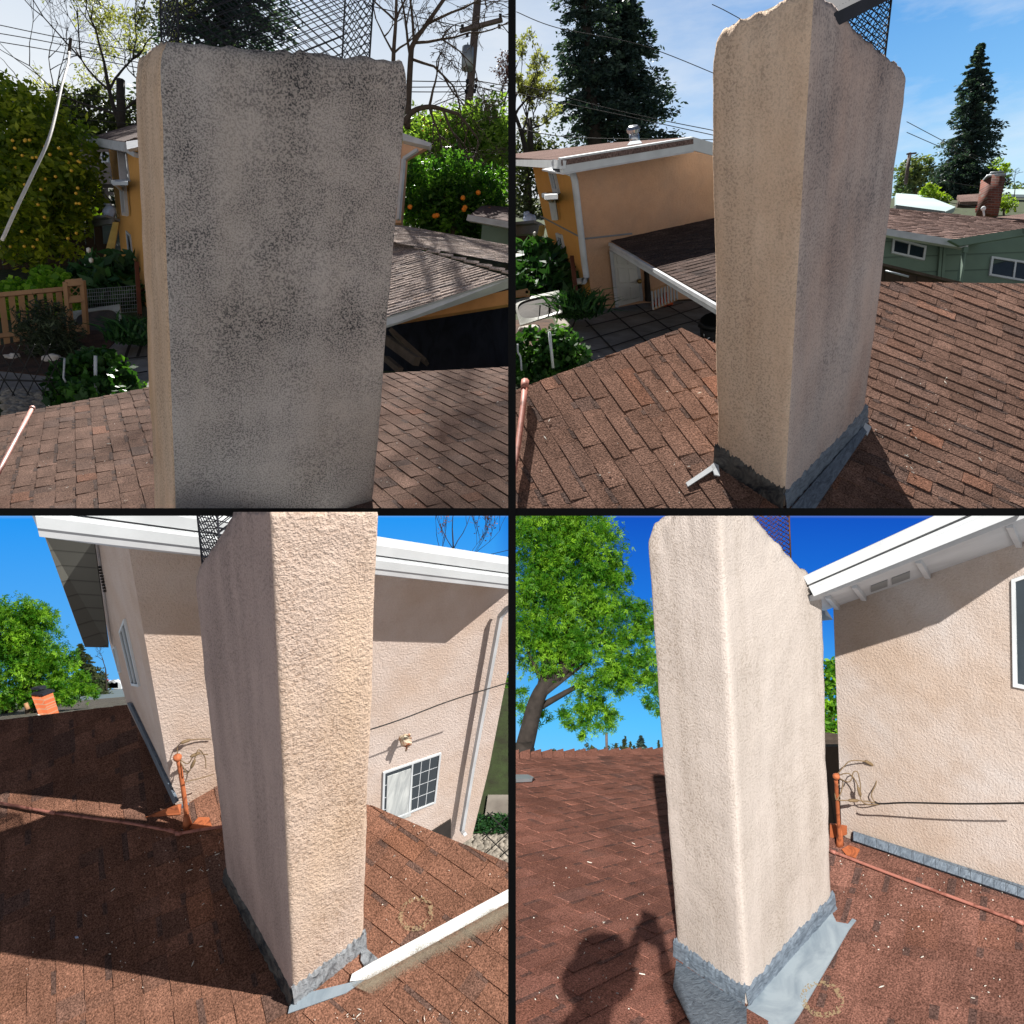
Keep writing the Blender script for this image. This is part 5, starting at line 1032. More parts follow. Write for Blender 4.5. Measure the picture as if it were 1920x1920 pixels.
def windowdoor(k, pl, quad, parent):
    """white six panel door on a wall"""
    c = [pl.hit(x, y, .03) for x, y in quad]; n = pl.n
    bm = BM(); slab(bm, c, n, .04); d = obj(k, 'door', bm, M['door'], parent)
    def at(u, v, o=0): return (c[0].lerp(c[1], u)).lerp(c[3].lerp(c[2], u), v)+n*o
    for (u0, v0, u1, v1) in ((.14, .06, .44, .22), (.56, .06, .86, .22), (.14, .28, .44, .58), (.56, .28, .86, .58), (.14, .65, .44, .92), (.56, .65, .86, .92)):
        bm = BM()
        q = [at(u0, v0, .002), at(u1, v0, .002), at(u1, v1, .002), at(u0, v1, .002)]; m = sum(q, V())/4; qi = [p.lerp(m, .14)+n*.012 for p in q]
        for i in range(4): face(bm, [q[i], q[(i+1) % 4], qi[(i+1) % 4], qi[i]])
        face(bm, qi); bmesh.ops.recalc_face_normals(bm, faces=bm.faces[:]); obj(k, 'door_panel', bm, M['door'], d)
    bm = BM(); blob(bm, at(.9, .55, .04), .035, 2, .05); obj(k, 'door_knob', bm, M['brass'], d)
    bm = BM(); 
    for a, b in ((0, 1), (1, 2), (3, 0)): beam(bm, c[a]-n*.01, c[b]-n*.01, .04, .06)
    obj(k, 'door_frame', bm, M['white_old'], parent); return d
view2()
def gutter(k, pl, top, bot, off, parent, stripes=((0, .42, .0), (.42, .50, -.02), (.50, .64, .0), (.64, 1, .015)), mat='white'):
    bm = BM(); (a, b), (c, d) = top, bot
    for f0, f1, o in stripes:
        q = [(a[0]+(c[0]-a[0])*f0, a[1]+(c[1]-a[1])*f0), (b[0]+(d[0]-b[0])*f0, b[1]+(d[1]-b[1])*f0), (b[0]+(d[0]-b[0])*f1, b[1]+(d[1]-b[1])*f1), (a[0]+(c[0]-a[0])*f1, a[1]+(c[1]-a[1])*f1)]
        slab(bm, [pl.hit(x, y, off+o) for x, y in q], pl.n, .09+o)
    return obj(k, 'gutter', bm, M[mat], parent)
def weatherhead(k, base, px, r, label, loops, mat='orange_pipe'):
    th = thing(k, 'service_mast', base, label, 'mast'); bm = BM(); pts = [base]+px; tube(bm, curve(pts, 4), r, 10); obj(k, 'pipe', bm, M[mat], th, smooth=True)
    top = px[-1]; bm = BM(); blob(bm, top+V((0, -.005, .003)), r*1.75, 3, .15, (1, 1.1, .95)); obj(k, 'hood', bm, M[mat], th)
    bm = BM(); w = ST[k].w; x0 = w.orthogonal().normalized(); y0 = w.cross(x0); tube(bm, [base-w*.01, base+w*.03, base+w*.07], [r*2.3, r*1.7, r*1.05], 12); obj(k, 'boot', bm, M[mat], th, smooth=True)
    bm = BM()
    for lp in loops: tube(bm, curve(lp, 6), .0022, 5)
    obj(k, 'cable_loops', bm, M['cable_tan'], th); 
    for lp in loops[:3]:
        q = lp[len(lp)//2]; bm = BM(); d = (lp[len(lp)//2+1]-lp[len(lp)//2-1]).normalized() if len(lp) > 2 else V((1, 0, 0)); tube(bm, [q-d*.02, q-d*.012, q+d*.012, q+d*.02], [.003, .0065, .0065, .003], 7); obj(k, 'splice', bm, M['cable_tan'], th)
    return th

# ================================================================== VIEW 3 (lower left)
def view3():
    k = 3; w = ST[3].w
    ch = make_chimney(3, (550, 1880), 2.5, ((352, 1060), (425, 1650)), ((722, 975), (683, 1775)), .46, (1650, 1880, 1775), (1062, 850, 905),
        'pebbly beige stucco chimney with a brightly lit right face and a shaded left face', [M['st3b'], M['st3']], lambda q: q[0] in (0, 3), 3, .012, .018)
    roof = ch['roof']; n = roof.n
    rt = thing(3, 'house_roof', roof.hit(300, 1700), 'rust brown shingled roof crossed by the long dark chimney shadow', 'roof')
    bm = BM(); Mx = shingles(bm, roof, [[(-20, 1990), (-20, 1353), (238, 1322), (560, 1500), (560, 1990)]], (205, 1800, 194, 1640), .09, .08, .17, .003, 41, .10, .2)
    shingles(bm, roof, [[(560, 1990), (560, 1470), (700, 1512), (1000, 1638), (1000, 1990)]], (760, 1750, 860, 1828), .085, .08, .18, .003, 42, .10, .2)
    obj(3, 'shingles', bm, M['sh3'], rt, Mx)
    litter(3, roof, [(15, 1600, 420, 1860), (260, 1540, 415, 1640), (700, 1540, 940, 1900), (560, 1890, 900, 1915)], 'pale petals scattered over the rust brown roof and its shadow', 130, 6, .0045)
    bm = BM(); slab(bm, [roof.hit(*q, .013) for q in ((140-0, 1756), (146, 1755), (147, 1758), (141, 1759))], n, .003); tag(obj(3, 'fallen_petal', bm, M['bluebag']), 'single larger pale petal lying in the chimney shadow', 'petal')
    base_flashing(3, ch, 'blue and grey smeared sealant flashing round the foot of the pebbly chimney', [M['flash_dark'], M['flash_gray']], (.07, .10), .012,
        [('metal_apron', ((547, 1868), (686, 1835), (648, 1862), (540, 1900)), M['pan'], .004), ('metal_tab', ((678, 1770), (712, 1800), (690, 1825), (676, 1800)), M['flash_gray'], .005)])
    bm = BM(); q = [roof.hit(x, y, .012) for x, y in ((660, 1826), (700, 1803), (985, 1650), (985, 1674), (690, 1836), (656, 1840))]; slab(bm, q, n, .0015)
    tag(obj(3, 'valley_coating', bm, M['whitecoat'], None, frame(q[0], q[2]-q[0], n)), 'broad white painted seam running from the chimney foot to the right edge', 'roof coating')
    q = [roof.hit(x, y, .0135) for x, y in ((640, 1838), (990, 1655), (990, 1722), (820, 1808), (700, 1866))]; c = (q[0]+q[1])/2; bm = BM(); slab(bm, q, n, .0005)
    tag(obj(3, 'overspray_stain', bm, M['overspray'], None, frame(roof.hit(840, 1770), roof.hit(985, 1690)-roof.hit(690, 1850), n)), 'pale dusty overspray along the lower side of the white seam', 'stain')
    def ring(k, roof, c, r, label):
        bm = BM(); p = roof.hit(*c); x0 = ray(200, 1400).cross(roof.n).normalized(); y0 = roof.n.cross(x0); N_ = 40; prev = None
        for i in range(N_):
            a0, a1 = i/N_*6.283, (i+1)/N_*6.283; f0 = 1+.12*noise.noise(V((i*.4, 2, k))); f1 = 1+.12*noise.noise(V(((i+1) % N_*.4, 2, k))); hw = .16
            face(bm, [p+roof.n*.0125+(x0*math.cos(a)+y0*math.sin(a))*r*s for a, s in ((a0, f0-hw), (a0, f0+hw), (a1, f1+hw), (a1, f1-hw))])
        tag(obj(k, 'ring_stain', bm, M['ringstain'], None, frame(p, x0, roof.n)), label, 'stain')
    M['ringstain'] = ringmat(); ST[3].ring = ring
    ring(3, roof, (781, 1716), .055, 'pale oval ring stain on the shingles right of the pebbly chimney')
    pipe_run(3, roof, ((-20, 1502), (100, 1524), (240, 1543), (322, 1558), (335, 1563), (375, 1556), (440, 1546)), .0062, 'pink_pipe', 'long pink painted conduit crossing the sunlit band of the rust brown roof', 'conduit_pipe', .022, (1, 3, 4))
    a = ch['top'][1]; eR, eL, W_, D_ = ch['eR'], ch['eL'], ch['r'], ch['l']; t = ch['top']
    cg = along(ch['top'][0], w, 1052)
    spark_cage(3, 'dark mesh spark arrestor showing over the shaded shoulder of the pebbly chimney', t[0]-eL*D_*.30+eR*W_*.1, eR, -eL*1.0 if False else eL, w, W_*.7, D_*.28, .34, 'dark_metal', pitch=.026, r=.0018, lid=False)
    # ---- house
    b0 = roof.hit(337, 1515); fw = wall(b0, (2233, 1250), w); corner = fw.hit(327, 1505)
    far = roof.hit(240, 1327); ln = (far-corner).cross(w).normalized(); ln = ln if ln.dot(corner) < 0 else -ln; lw = Pl(corner, ln)
    print('wall3 d', corner.y, fw.hit(940, 1200).y, far.y)
    hs = thing(3, 'stucco_house', corner, 'pink stucco two storey house wing behind the pebbly chimney with a broad white gutter', 'house')
    bm = BM(); slab(bm, [fw.hit(*q) for q in ((237, 1005), (990, 1094), (990, 1100), (951, 1265), (917, 1440), (885, 1570), (840, 1600), (337, 1525), (327, 1505))], fw.n, .12); obj(3, 'front_wall', bm, M['wall_pink'], hs, frame(fw.hit(337, 1515), w, fw.n))
    bm = BM(); slab(bm, [lw.hit(*q) for q in ((172, 1000), (237, 1005), (327, 1505), (240, 1327), (204, 1200))], lw.n, .1); obj(3, 'side_wall', bm, M['wall_pink'], hs, frame(corner, w, lw.n))
    gutter(3, fw, ((60, 928), (990, 1064)), ((70, 990), (990, 1100)), .21, hs)
    bm = BM(); slab(bm, [fw.hit(70, 989, .22), fw.hit(990, 1099, .22), fw.hit(990, 1100, .0), fw.hit(232, 1014, .0)], w, .03); obj(3, 'soffit', bm, M['white_old'], hs)
    ia, ib = lw.hit(176, 1002, .01), lw.hit(204, 1205, .01); oa, ob = P(84, 993, ia.y*.97), P(160, 1204, ib.y*.97); sn = (ib-ia).cross(oa-ia).normalized(); sn = sn if sn.z > 0 else -sn
    bm = BM(); slab(bm, [ia, oa, ob, ib], sn, .03); o_ = obj(3, 'eave_soffit', bm, M['soffit'], hs, frame(ia, (oa-ia), sn))
    bm = BM(); beam(bm, oa, ob, .012, .015); obj(3, 'bargeboard', bm, M['white_old'], hs)
    bm = BM()
    for i in range(9):
        y = 1062+i*5.6; x = 184.5+i*1.15; slab(bm, [lw.hit(x-1, y, .01), lw.hit(x+1.6, y+1, .01), lw.hit(x+2, y+4, .01), lw.hit(x-.4, y+3, .01)], lw.n, .008)
    obj(3, 'gable_vent', bm, M['bark_dark'], hs)
    windowpart(3, lw, ((222, 1185), (231, 1161), (259, 1288), (246, 1286)), hs, .012, .04, .01, mull=(.5,)); windowpart(3, lw, ((210, 1216), (213, 1212), (224, 1262), (221, 1262)), hs, .008, .04, .01)
    bm = BM(); slab(bm, [lw.hit(*q, .012) for q in ((238, 1318), (244, 1320), (331, 1503), (325, 1508))], lw.n, .01); obj(3, 'base_flashing', bm, M['flash_blue'], hs)
    bm = BM(); slab(bm, [fw.hit(*q, .012) for q in ((332, 1512), (450, 1494), (450, 1508), (334, 1529))], fw.n, .01); obj(3, 'base_flashing', bm, M['flash_blue'], hs)
    # downspout, window, vent, lamp
    bm = BM(); pts = [fw.hit(x, y, o) for x, y, o in ((975, 1128, .12), (950, 1142, .06), (938, 1156, .045), (886, 1440, .045), (866, 1558, .045), (872, 1564, .09))]
    for a_, b_ in zip(pts, pts[1:]): beam(bm, a_, b_, .022, .022, fw.n)
    obj(3, 'downspout', bm, M['white_old'], hs)
    windowpart(3, fw, ((719, 1449), (828, 1412), (817, 1506), (716, 1546)), hs, .012, .03, .008, mull=(.49,), bars=tuple(('v', .5+.5*f) for f in (.33, .66))+tuple(('h', f) for f in (.25, .5, .75)))
    bm = BM(); q = [fw.hit(x, y, -.02) for x, y in ((722, 1450), (770, 1434), (766, 1524), (719, 1540))]; slab(bm, [p+fw.n*.026 for p in q], fw.n, .004); obj(3, 'curtain', bm, M['curtain'], hs, frame(q[0], q[1]-q[0], fw.n))
    bm = BM(); slab(bm, [fw.hit(*q, .01) for q in ((810, 1560), (846, 1537), (845, 1580), (820, 1590))], fw.n, .02); obj(3, 'crawl_vent', bm, M['bark_dark'], hs)
    th = thing(3, 'wall_bracket', fw.hit(757, 1390), 'rusty old cable bracket on the sunlit pink wall above the window', 'bracket')
    bm = BM(); blob(bm, fw.hit(760, 1389, .05), .030, 3, .5, (1, .7, 1.1), 0, 7); obj(3, 'body', bm, M['rust_lamp'], th)
    bm = BM(); tube(bm, [fw.hit(762, 1393, .05), fw.hit(763, 1402, .06), fw.hit(761, 1408, .06)], .006, 5); tube(bm, [fw.hit(762, 1386, .04), fw.hit(768, 1377, .06)], .008, 5); tube(bm, [fw.hit(757, 1381, .06), fw.hit(771, 1384, .06)], .006, 5); obj(3, 'arm', bm, M['rust_lamp'], th)
    bm = BM(); tube(bm, curve([fw.hit(x, y, o) for x, y, o in ((600, 1392, .25), (690, 1369, .25), (760, 1346, .25), (850, 1312, .25), (980, 1272, .25))], 6), .003, 6); tag(obj(3, 'service_cable', bm, M['cable']), 'thin twisted service cable running up to the right in front of the pink wall', 'cable')
    # mast
    base = roof.hit(352, 1550)
    def h(x, y, d): return P(x, y, d)
    d0 = base.y; top = h(334, 1421, d0-.10)
    weatherhead(3, base, [h(345, 1490, d0-.05), top], .0095, 'orange painted service mast with looping cables by the house corner',
        [[top, h(333, 1400, d0-.1), h(348, 1390, d0-.1), h(370, 1386, d0-.05), h(395, 1386, d0)], [top, h(352, 1432, d0-.1), h(366, 1415, d0-.1), h(390, 1415, d0-.05)], [top, h(345, 1440, d0-.1), h(352, 1450, d0-.1), h(362, 1432, d0-.1), h(372, 1406, d0-.1), h(384, 1420, d0-.05), h(386, 1440, d0-.05)], [h(346, 1466, d0-.1), h(372, 1460, d0-.05), h(400, 1452, d0)]])
    bm = BM(); slab(bm, [roof.hit(*q, .012) for q in ((355, 1552), (372, 1532), (392, 1532), (398, 1553), (372, 1556))], n, .004); slab(bm, [roof.hit(272, 1532, .01), roof.hit(338, 1527, .01), fw.hit(340, 1507, .02), fw.hit(332, 1508, .02)], V((0, -.6, .8)), .004)
    tag(obj(3, 'valley_flashing', bm, M['orange_pipe']), 'orange painted flashing sheets at the foot of the service mast', 'flashing')
    # left background
    th = thing(3, 'brick_chimney', P(75, 1355, 14), 'orange brick chimney on the neighbouring roof at the far left', 'chimney')
    bm = BM(); q = [P(58, 1302, 14), P(80, 1304, 14), P(97, 1362, 13.6), P(76, 1350, 13.6)]; slab(bm, q, V((0, -1, 0)), .3); obj(3, 'brick_shaft', bm, M['brick_orange'], th, frame(q[0], q[1]-q[0], V((0, -1, 0))))
    bm = BM(); slab(bm, [P(60, 1299, 13.95), P(79, 1301, 13.95), P(81, 1305, 13.95), P(58, 1303, 13.95)], V((0, -1, 0)), .36); slab(bm, [P(56, 1291, 14), P(72, 1289, 14), P(76, 1293, 14), P(60, 1294, 14)], V((0, -1, 0)), .2); obj(3, 'cap', bm, M['dark_metal'], th)
    bm = BM(); slab(bm, [P(70, 1339, 13.3), P(88, 1344, 13.3), P(98, 1360, 13.2), P(78, 1352, 13.2)], V((0, -1, .5)).normalized(), .03); obj(3, 'flashing', bm, M['whitecoat'], th)
    th = thing(3, 'neighbour_roof', P(150, 1340, 16), 'long grey tan neighbouring roof between the trees and the shaded roof', 'roof')
    bm = BM(); q = [P(-20, 1372, 12), P(100, 1358, 12), P(260, 1345, 12), P(260, 1304, 26), P(120, 1316, 26), P(-20, 1336, 22)]; slab(bm, q, V((0, -.3, .95)), .1); obj(3, 'shingles', bm, M['sh_gray'], th, frame(q[0], V((1, 0, 0)), V((0, -.3, .95))))
    bm = BM(); beam(bm, P(60, 1356, 12.2), P(98, 1344, 12.1), .04, .06); beam(bm, P(98, 1356, 12), P(170, 1343, 12), .06, .06); obj(3, 'eave_trim', bm, M['white'], th)
    bm = BM(); tube(bm, [P(52, 1330, 15), P(48, 1318, 15)], [.05, .04], 6); obj(3, 'vent', bm, M['picket'], th)
    th = thing(3, 'distant_roof', P(170, 1300, 40), 'pale blue grey distant roof below the conifer', 'roof'); bm = BM(); slab(bm, [P(-20, 1330, 34), P(240, 1316, 30), P(240, 1290, 60), P(130, 1298, 60), P(-20, 1310, 60)], V((0, -.3, .95)), .3); obj(3, 'shingles', bm, M['teal_roof2'], th)
    rnd = random.Random(4); cols = ['white', 'red_leafc', 'bluebag', 'gray', 'white_old']
    for i, x in enumerate((186, 194, 200, 207, 214, 220)):
        bm = BM(); y = 1288+rnd.uniform(-3, 2); p = P(x, y, 58); slab(bm, [p+V((-.3, 0, .18)), p+V((.0, 0, .38)), p+V((.3, 0, .18)), p+V((.3, 0, -.2)), p+V((-.3, 0, -.2))], V((0, -1, 0)), .6)
        tag(obj(3, 'distant_house', bm, M[cols[i % 5]]), 'tiny far off house in the bright row on the horizon, number %s from the left' % ('one', 'two', 'three', 'four', 'five', 'six')[i], 'house', 'row of distant houses')
    bush(3, 'pale lichen grey shrub beside the orange brick chimney', [(P(20, 1315, 20), .35), (P(45, 1305, 20), .3), (P(8, 1322, 20), .4)], 900, .07, 'far_leaf', 33)
    tree(3, 'large bright green tree at the left edge above the brick chimney', [(P(x, y, d_), r) for x, y, d_, r in ((30, 1165, 18, .7), (60, 1170, 18, .55), (15, 1220, 18, .8), (60, 1220, 18, .8), (95, 1235, 18, .6), (40, 1270, 18, .7), (110, 1265, 18, .55), (85, 1290, 18, .6), (140, 1290, 17.6, .42), (165, 1297, 17.6, .3), (20, 1295, 17.8, .5), (125, 1300, 17.4, .3), (70, 1150, 18, .3), (-10, 1180, 18, .8))],
         [P(60, 1400, 18), P(58, 1320, 18), P(55, 1260, 18), P(50, 1210, 18)], .15, 14000, .040, 'camphor_leaf', 11, .28, 'broadleaf_tree', clump=.65, droop=.3, spray=5)
    conifer(3, 'distant pointed green conifer between the tree and the house', P(163, 1310, 45), P(150, 1208, 45), 1.15, 6000, .11, 12, power=.7, skirt=.05, whorls=24, name='pointed_conifer', leafkind='dark_leaf')
    tree(3, 'hazy dark green trees sloping down right of the distant conifer', [(P(x, y, 48), r) for x, y, r in ((175, 1270, .7), (185, 1282, .6), (168, 1285, .7), (195, 1290, .4))], [P(175, 1310, 48), P(175, 1290, 48), P(175, 1275, 48)], .12, 2600, .1, 'dark_leaf', 13, name='far_trees')
    bare_tree(3, 'faint leafless tree in front of the distant houses', [P(200, 1295, 46), P(199, 1270, 46), P(198, 1255, 46)], .06, 4, .8, 17)
    bare_tree(3, 'thin budding treetop above the gutter at upper right', [P(850, 1080, 9), P(850, 1030, 9), P(848, 990, 9)], .012, 4, .42, 19, 'bud', 900, .018, starts=[(1, V((-.5, 0, 1)), 1.2), (1, V((.5, 0, 1)), 1.1), (0, V((-.8, 0, 1)), 1.1), (0, V((.9, 0, 1)), 1.1), (2, V((.1, 0, 1)), 1.2)], minr=.0022, spread=.3, up=.3)
    for q, lb in ((((890, 1046), (975, 1026)), 'upper of two thin wires at the upper right corner'), (((900, 1056), (975, 1038)), 'lower of two thin wires at the upper right corner')): wire(3, [(x, y, 9.5) for x, y in q], .004, lb, group='thin wires over the gutter')
    # right garden
    g = Pl(P(900, 1560, 6.4), V((0, -.25, .96)).normalized()); G = lambda x, y, o=0: g.hit(x, y, o)
    bm = BM(); slab(bm, [G(780, 1760), G(1300, 1760), G(1300, 1290), G(880, 1290), G(800, 1560)], g.n, .05); tag(obj(3, 'ground', bm, M['dark_ground'], None, frame(G(900, 1560), V((1, 0, 0)), g.n)), kind='structure')
    bm = BM(); slab(bm, [G(x, y, .02) for x, y in ((905, 1555), (915, 1490), (990, 1490), (990, 1580), (930, 1575))], g.n, .02); tag(obj(3, 'path', bm, M['concrete'], None, frame(G(930, 1500), V((1, 0, 0)), g.n)), kind='structure')
    rnd = random.Random(9); bm = BM()
    for i in range(420): blob(bm, G(rnd.uniform(868, 975), rnd.uniform(1556, 1625), .01), rnd.uniform(.02, .045), 1, .3, (1, 1, .6), 0, i)
    tag(obj(3, 'pebbles', bm, M['pebble']), 'grey pebbles in the garden below the downspout', 'pebbles', kind='stuff')
    blades(3, 'rough green ground cover along the foot of the pink wall', None, 1, 900, .08, 'calla_leaf', 3, 'ground_cover', .012, V((0, 0, 1)), 'plants', .8, 'stuff', lambda r: G(r.uniform(880, 960), r.uniform(1535, 1565), .01))
    bm = BM(); e = P(990, 1600, 5.6)-P(898, 1612, 5.5); lattice(bm, P(898, 1612, 5.5), e.normalized(), w, e.length, .52, .10, 1.4, .005); tag(obj(3, 'trellis', bm, M['cable']), 'black diagonal wire trellis at the lower right above the pebbles', 'trellis')
    th = thing(3, 'picket_fence', P(930, 1490, 8), 'tan picket fence corner at the right edge beside the pink wall', 'fence'); a_, b_ = P(908, 1482, 8), P(985, 1492, 8)
    for i in range(6):
        p = a_.lerp(b_, i/5.2); bm = BM(); slab(bm, [p, p+V((.05, 0, -.008)), p+V((.05, 0, -.008))+w*.33, p+w*.33], V((0, -1, 0)), .02); obj(3, 'picket', bm, M['picket'], th)
    for hh in (.31, .04):
        bm = BM(); beam(bm, a_+w*hh, b_+w*hh, .03, .04); obj(3, 'rail', bm, M['picket'], th)
    tree(3, 'dark green tree beyond the pink wall at the right edge', [(P(x, y, 10), r) for x, y, r in ((950, 1330, .35), (955, 1380, .3), (940, 1410, .2), (975, 1400, .4), (960, 1290, .25))], [P(965, 1480, 10), P(960, 1420, 10), P(958, 1360, 10)], .03, 3600, .045, 'orange_leaf', 21, name='dark_tree')
def ringmat():
    m, nt, b = newmat('ring_stain'); b.inputs['Base Color'].default_value = srgb(176, 156, 120); b.inputs['Roughness'].default_value = .9; v = coords(nt)
    n = tnoise(nt, v, 130, 2); nt.links.new(math_(nt, 'MULTIPLY', math_(nt, 'GREATER_THAN', n, .52), .55), b.inputs['Alpha']); return m
M['teal_roof2'] = plain('blue_grey_roof', srgb(120, 134, 138), .8, var=.1, nscale=.6)
M['red_leafc'] = plain('red_paint', srgb(170, 70, 66), .7)
view3()

# ================================================================== VIEW 4 (lower right)
def view4():
    k = 4; w = ST[4].w
    ch = make_chimney(4, (1400, 1886), 2.5, ((1210, 985), (1268, 1795)), ((1537, 1090), (1561, 1705)), 1.55, (1795, 1886, 1705), (990, 900, 1090),
        'sunlit cream stucco chimney with faint grey streaks, green tree to its left', [M['st4b'], M['st4']], lambda q: q[0] in (1, 2), 4, .010, .02)
    roof = ch['roof']; n = roof.n; b = ch['base']
    lpl = plane3(V(b[1]), V(b[0]), P(985, 1430, 5.6)); 
    if lpl.n.z < 0: lpl.n = -lpl.n
    print('left roof n', lpl.n)
    rt = thing(4, 'house_roof', lpl.hit(1100, 1700), 'red brown shingled roof running up to the skyline around the cream chimney', 'roof')
    bm = BM(); Mx = shingles(bm, lpl, [[(930, 1990), (930, 1422), (1300, 1411), (1300, 1990)], [(1300, 1990), (1300, 1818), (1400, 1886), (1560, 1990)]], (1100, 1600, 1200, 1575), .088, .09, .22, .0035, 51, .12, .22, .5)
    obj(4, 'shingles', bm, M['sh4'], rt, Mx)
    bm = BM(); Mx = shingles(bm, roof, [[(1400, 1886), (1560, 1990), (2000, 1990), (2000, 1700), (1590, 1568), (1440, 1540)]], (1730, 1800, 1747, 1700), .105, .08, .16, .003, 52, .12, .22, .5)
    obj(4, 'right_slope_shingles', bm, M['sh4b'], rt, Mx)
    bm = BM()
    rg = [lpl.hit(930+i*21, 1421-i*.62) for i in range(18)]
    for a, c in zip(rg, rg[1:]):
        d = (c-a); slab(bm, [a-V((0, .12, 0))+V((0, 0, -.01)), a+d*1.05-V((0, .12, 0))+V((0, 0, .008)), a+d*1.05+V((0, .05, .045)), a+V((0, .05, .02))], V((0, -.3, .95)).normalized(), .012)
    obj(4, 'ridge_caps', bm, M['sh4'], rt)
    litter(4, lpl, [(975, 1560, 1230, 1900)], 'pale twigs scattered over the red brown roof left of the cream chimney', 60, 7, .005)
    litter(4, roof, [(1570, 1600, 1900, 1700), (1620, 1650, 1900, 1900)], 'pale petals scattered over the roof right of the cream chimney', 80, 8, .0042)
    bm = BM(); slab(bm, [lpl.hit(*q, .03) for q in ((950, 1452), (990, 1452), (1001, 1457), (998, 1460), (950, 1462))], lpl.n, .02); tag(obj(4, 'roof_vent', bm, M['metal_gray']), 'flat grey metal roof vent at the left edge near the ridge', 'roof vent')
    base_flashing(4, ch, 'blue grey painted sealant flashing round the foot of the cream chimney', [M['flash_blue'], M['flash_blue']], (.085, .075), .012)
    q = ((1558, 1706), (1568, 1728), (1590, 1732), (1598, 1722), (1605, 1725), (1592, 1742), (1500, 1900), (1440, 1990), (1385, 1990), (1400, 1888)); bm = BM(); slab(bm, [roof.hit(x, y, .010) for x, y in q], n, .004)
    tag(obj(4, 'metal_pan', bm, M['pan'], None, frame(roof.hit(*q[0]), n.orthogonal(), n)), 'smooth pale grey metal apron on the right of the cream chimney foot', 'flashing')
    q = ((1268, 1800), (1400, 1888), (1400, 1990), (1330, 1990), (1262, 1850)); bm = BM(); slab(bm, [lpl.hit(x, y, .012) for x, y in q], lpl.n, .004)
    tag(obj(4, 'metal_pan', bm, M['flash_blue'], None, frame(lpl.hit(*q[0]), lpl.n.orthogonal(), lpl.n)), 'blue smeared metal apron on the left of the cream chimney foot', 'flashing')
    ST[3].ring(4, roof, (1543, 1878), .058, 'pale round ring stain on the shingles beside the metal apron')
    pipe_run(4, roof, ((1480, 1560), (1562, 1597), (1660, 1635), (1780, 1680), (1911, 1728), (1990, 1758)), .006, 'pink_pipe', 'long pink painted conduit crossing the roof right of the cream chimney', 'conduit_pipe', .02, (1, 4))
    a = ch['top'][1]; eR, eL, W_, D_ = ch['eR'], ch['eL'], ch['r'], ch['l']
    drop = (a+eR*W_-ch['top'][2]).dot(w); print('drop4', drop)
    spark_cage(4, 'rusty brown mesh spark arrestor behind the sloping top of the cream chimney', a+eR*(W_*.40)+eL*(D_*.18)-w*drop*.9, eR, eL, w, W_*.42, D_*.5, drop+.06, 'rust_metal', pitch=.018, r=.0012, lid=False)
    # ---- house
    b0 = roof.hit(1590, 1572); fn_ = (roof.hit(1911, 1680)-b0).cross(w).normalized(); fn_ = fn_ if fn_.dot(b0) < 0 else -fn_; fw = Pl(b0, fn_); corner = fw.hit(1580, 1566); print('wall4', corner.y, fw.hit(1900, 1300).y)
    hs = thing(4, 'stucco_house', corner, 'pale pink stucco house wall with a wide white gutter right of the cream chimney', 'house')
    bm = BM(); slab(bm, [fw.hit(*q) for q in ((1562, 1130), (1760, 1060), (2000, 976), (2000, 1712), (1590, 1574), (1578, 1562))], fw.n, .15); obj(4, 'front_wall', bm, M['wall_pink2'], hs, frame(corner, w, fw.n))
    gutter(4, fw, ((1506, 1081), (2700, 529)), ((1526, 1118), (2700, 648)), .45, hs)
    bm = BM(); slab(bm, [fw.hit(1500, 1124, .43), fw.hit(2700, 648, .43), fw.hit(2700, 727, .0), fw.hit(1545, 1136, .0)], w, .02); obj(4, 'soffit', bm, M['white_old'], hs)
    bm = BM(); slab(bm, [fw.hit(1500, 1122, .42), fw.hit(1545, 1136, .0), fw.hit(1562, 1162, -.25), fw.hit(1520, 1166, .0)], V((1, 0, 0)), .02); obj(4, 'rake_soffit', bm, M['gray'], hs)
    for x0, x1 in ((1633, 1664), (1672, 1706)):
        f = lambda x, v: fw.hit(x, 1, .1) 
        bm = BM(); s0, s1 = [], []
        for x in (x0, x1):
            yg = 1118-(x-1526)*.4008; yw = 1130-(x-1562)*.3535; o1, o2 = fw.hit(x, yg, .43), fw.hit(x, yw, .0); s0.append(o1.lerp(o2, .45)); s1.append(o1.lerp(o2, .88))
        slab(bm, [p-w*.012 for p in (s0[0], s0[1], s1[1], s1[0])], w, .006); obj(4, 'soffit_vent', bm, M['gray'], hs)
    for x in (1552, 1602, 1722, 1893):
        yg = 1118-(x-1526)*.4008; yw = 1130-(x+18-1562)*.3535; bm = BM(); beam(bm, fw.hit(x, yg, .40)-w*.012, fw.hit(x+18, yw, .01)-w*.02, .016, .03); obj(4, 'rafter_tail', bm, M['white_old'], hs)
    bm = BM(); slab(bm, [fw.hit(*q, .012) for q in ((1598, 1560), (2000, 1690), (2000, 1714), (1598, 1578))], fw.n, .01); obj(4, 'base_flashing', bm, M['flash_blue'], hs, frame(corner, w, fw.n))
    bm = BM(); rnd = random.Random(2)
    for i in range(16):
        x = 1600+i*22; y = 1573+(x-1598)*.338; x2 = x+21; y2 = 1573+(x2-1598)*.338; slab(bm, [fw.hit(x, y-14, .022), fw.hit(x2, y2-14, .020), fw.hit(x2, y2+2, .035), fw.hit(x, y+2, .035)], fw.n, .003)
    obj(4, 'step_flashing', bm, M['flash_blue'], hs)
    windowpart(4, fw, ((1896, 1087), (1990, 1054), (1990, 1306), (1899, 1288)), hs, .012, .03, .01)
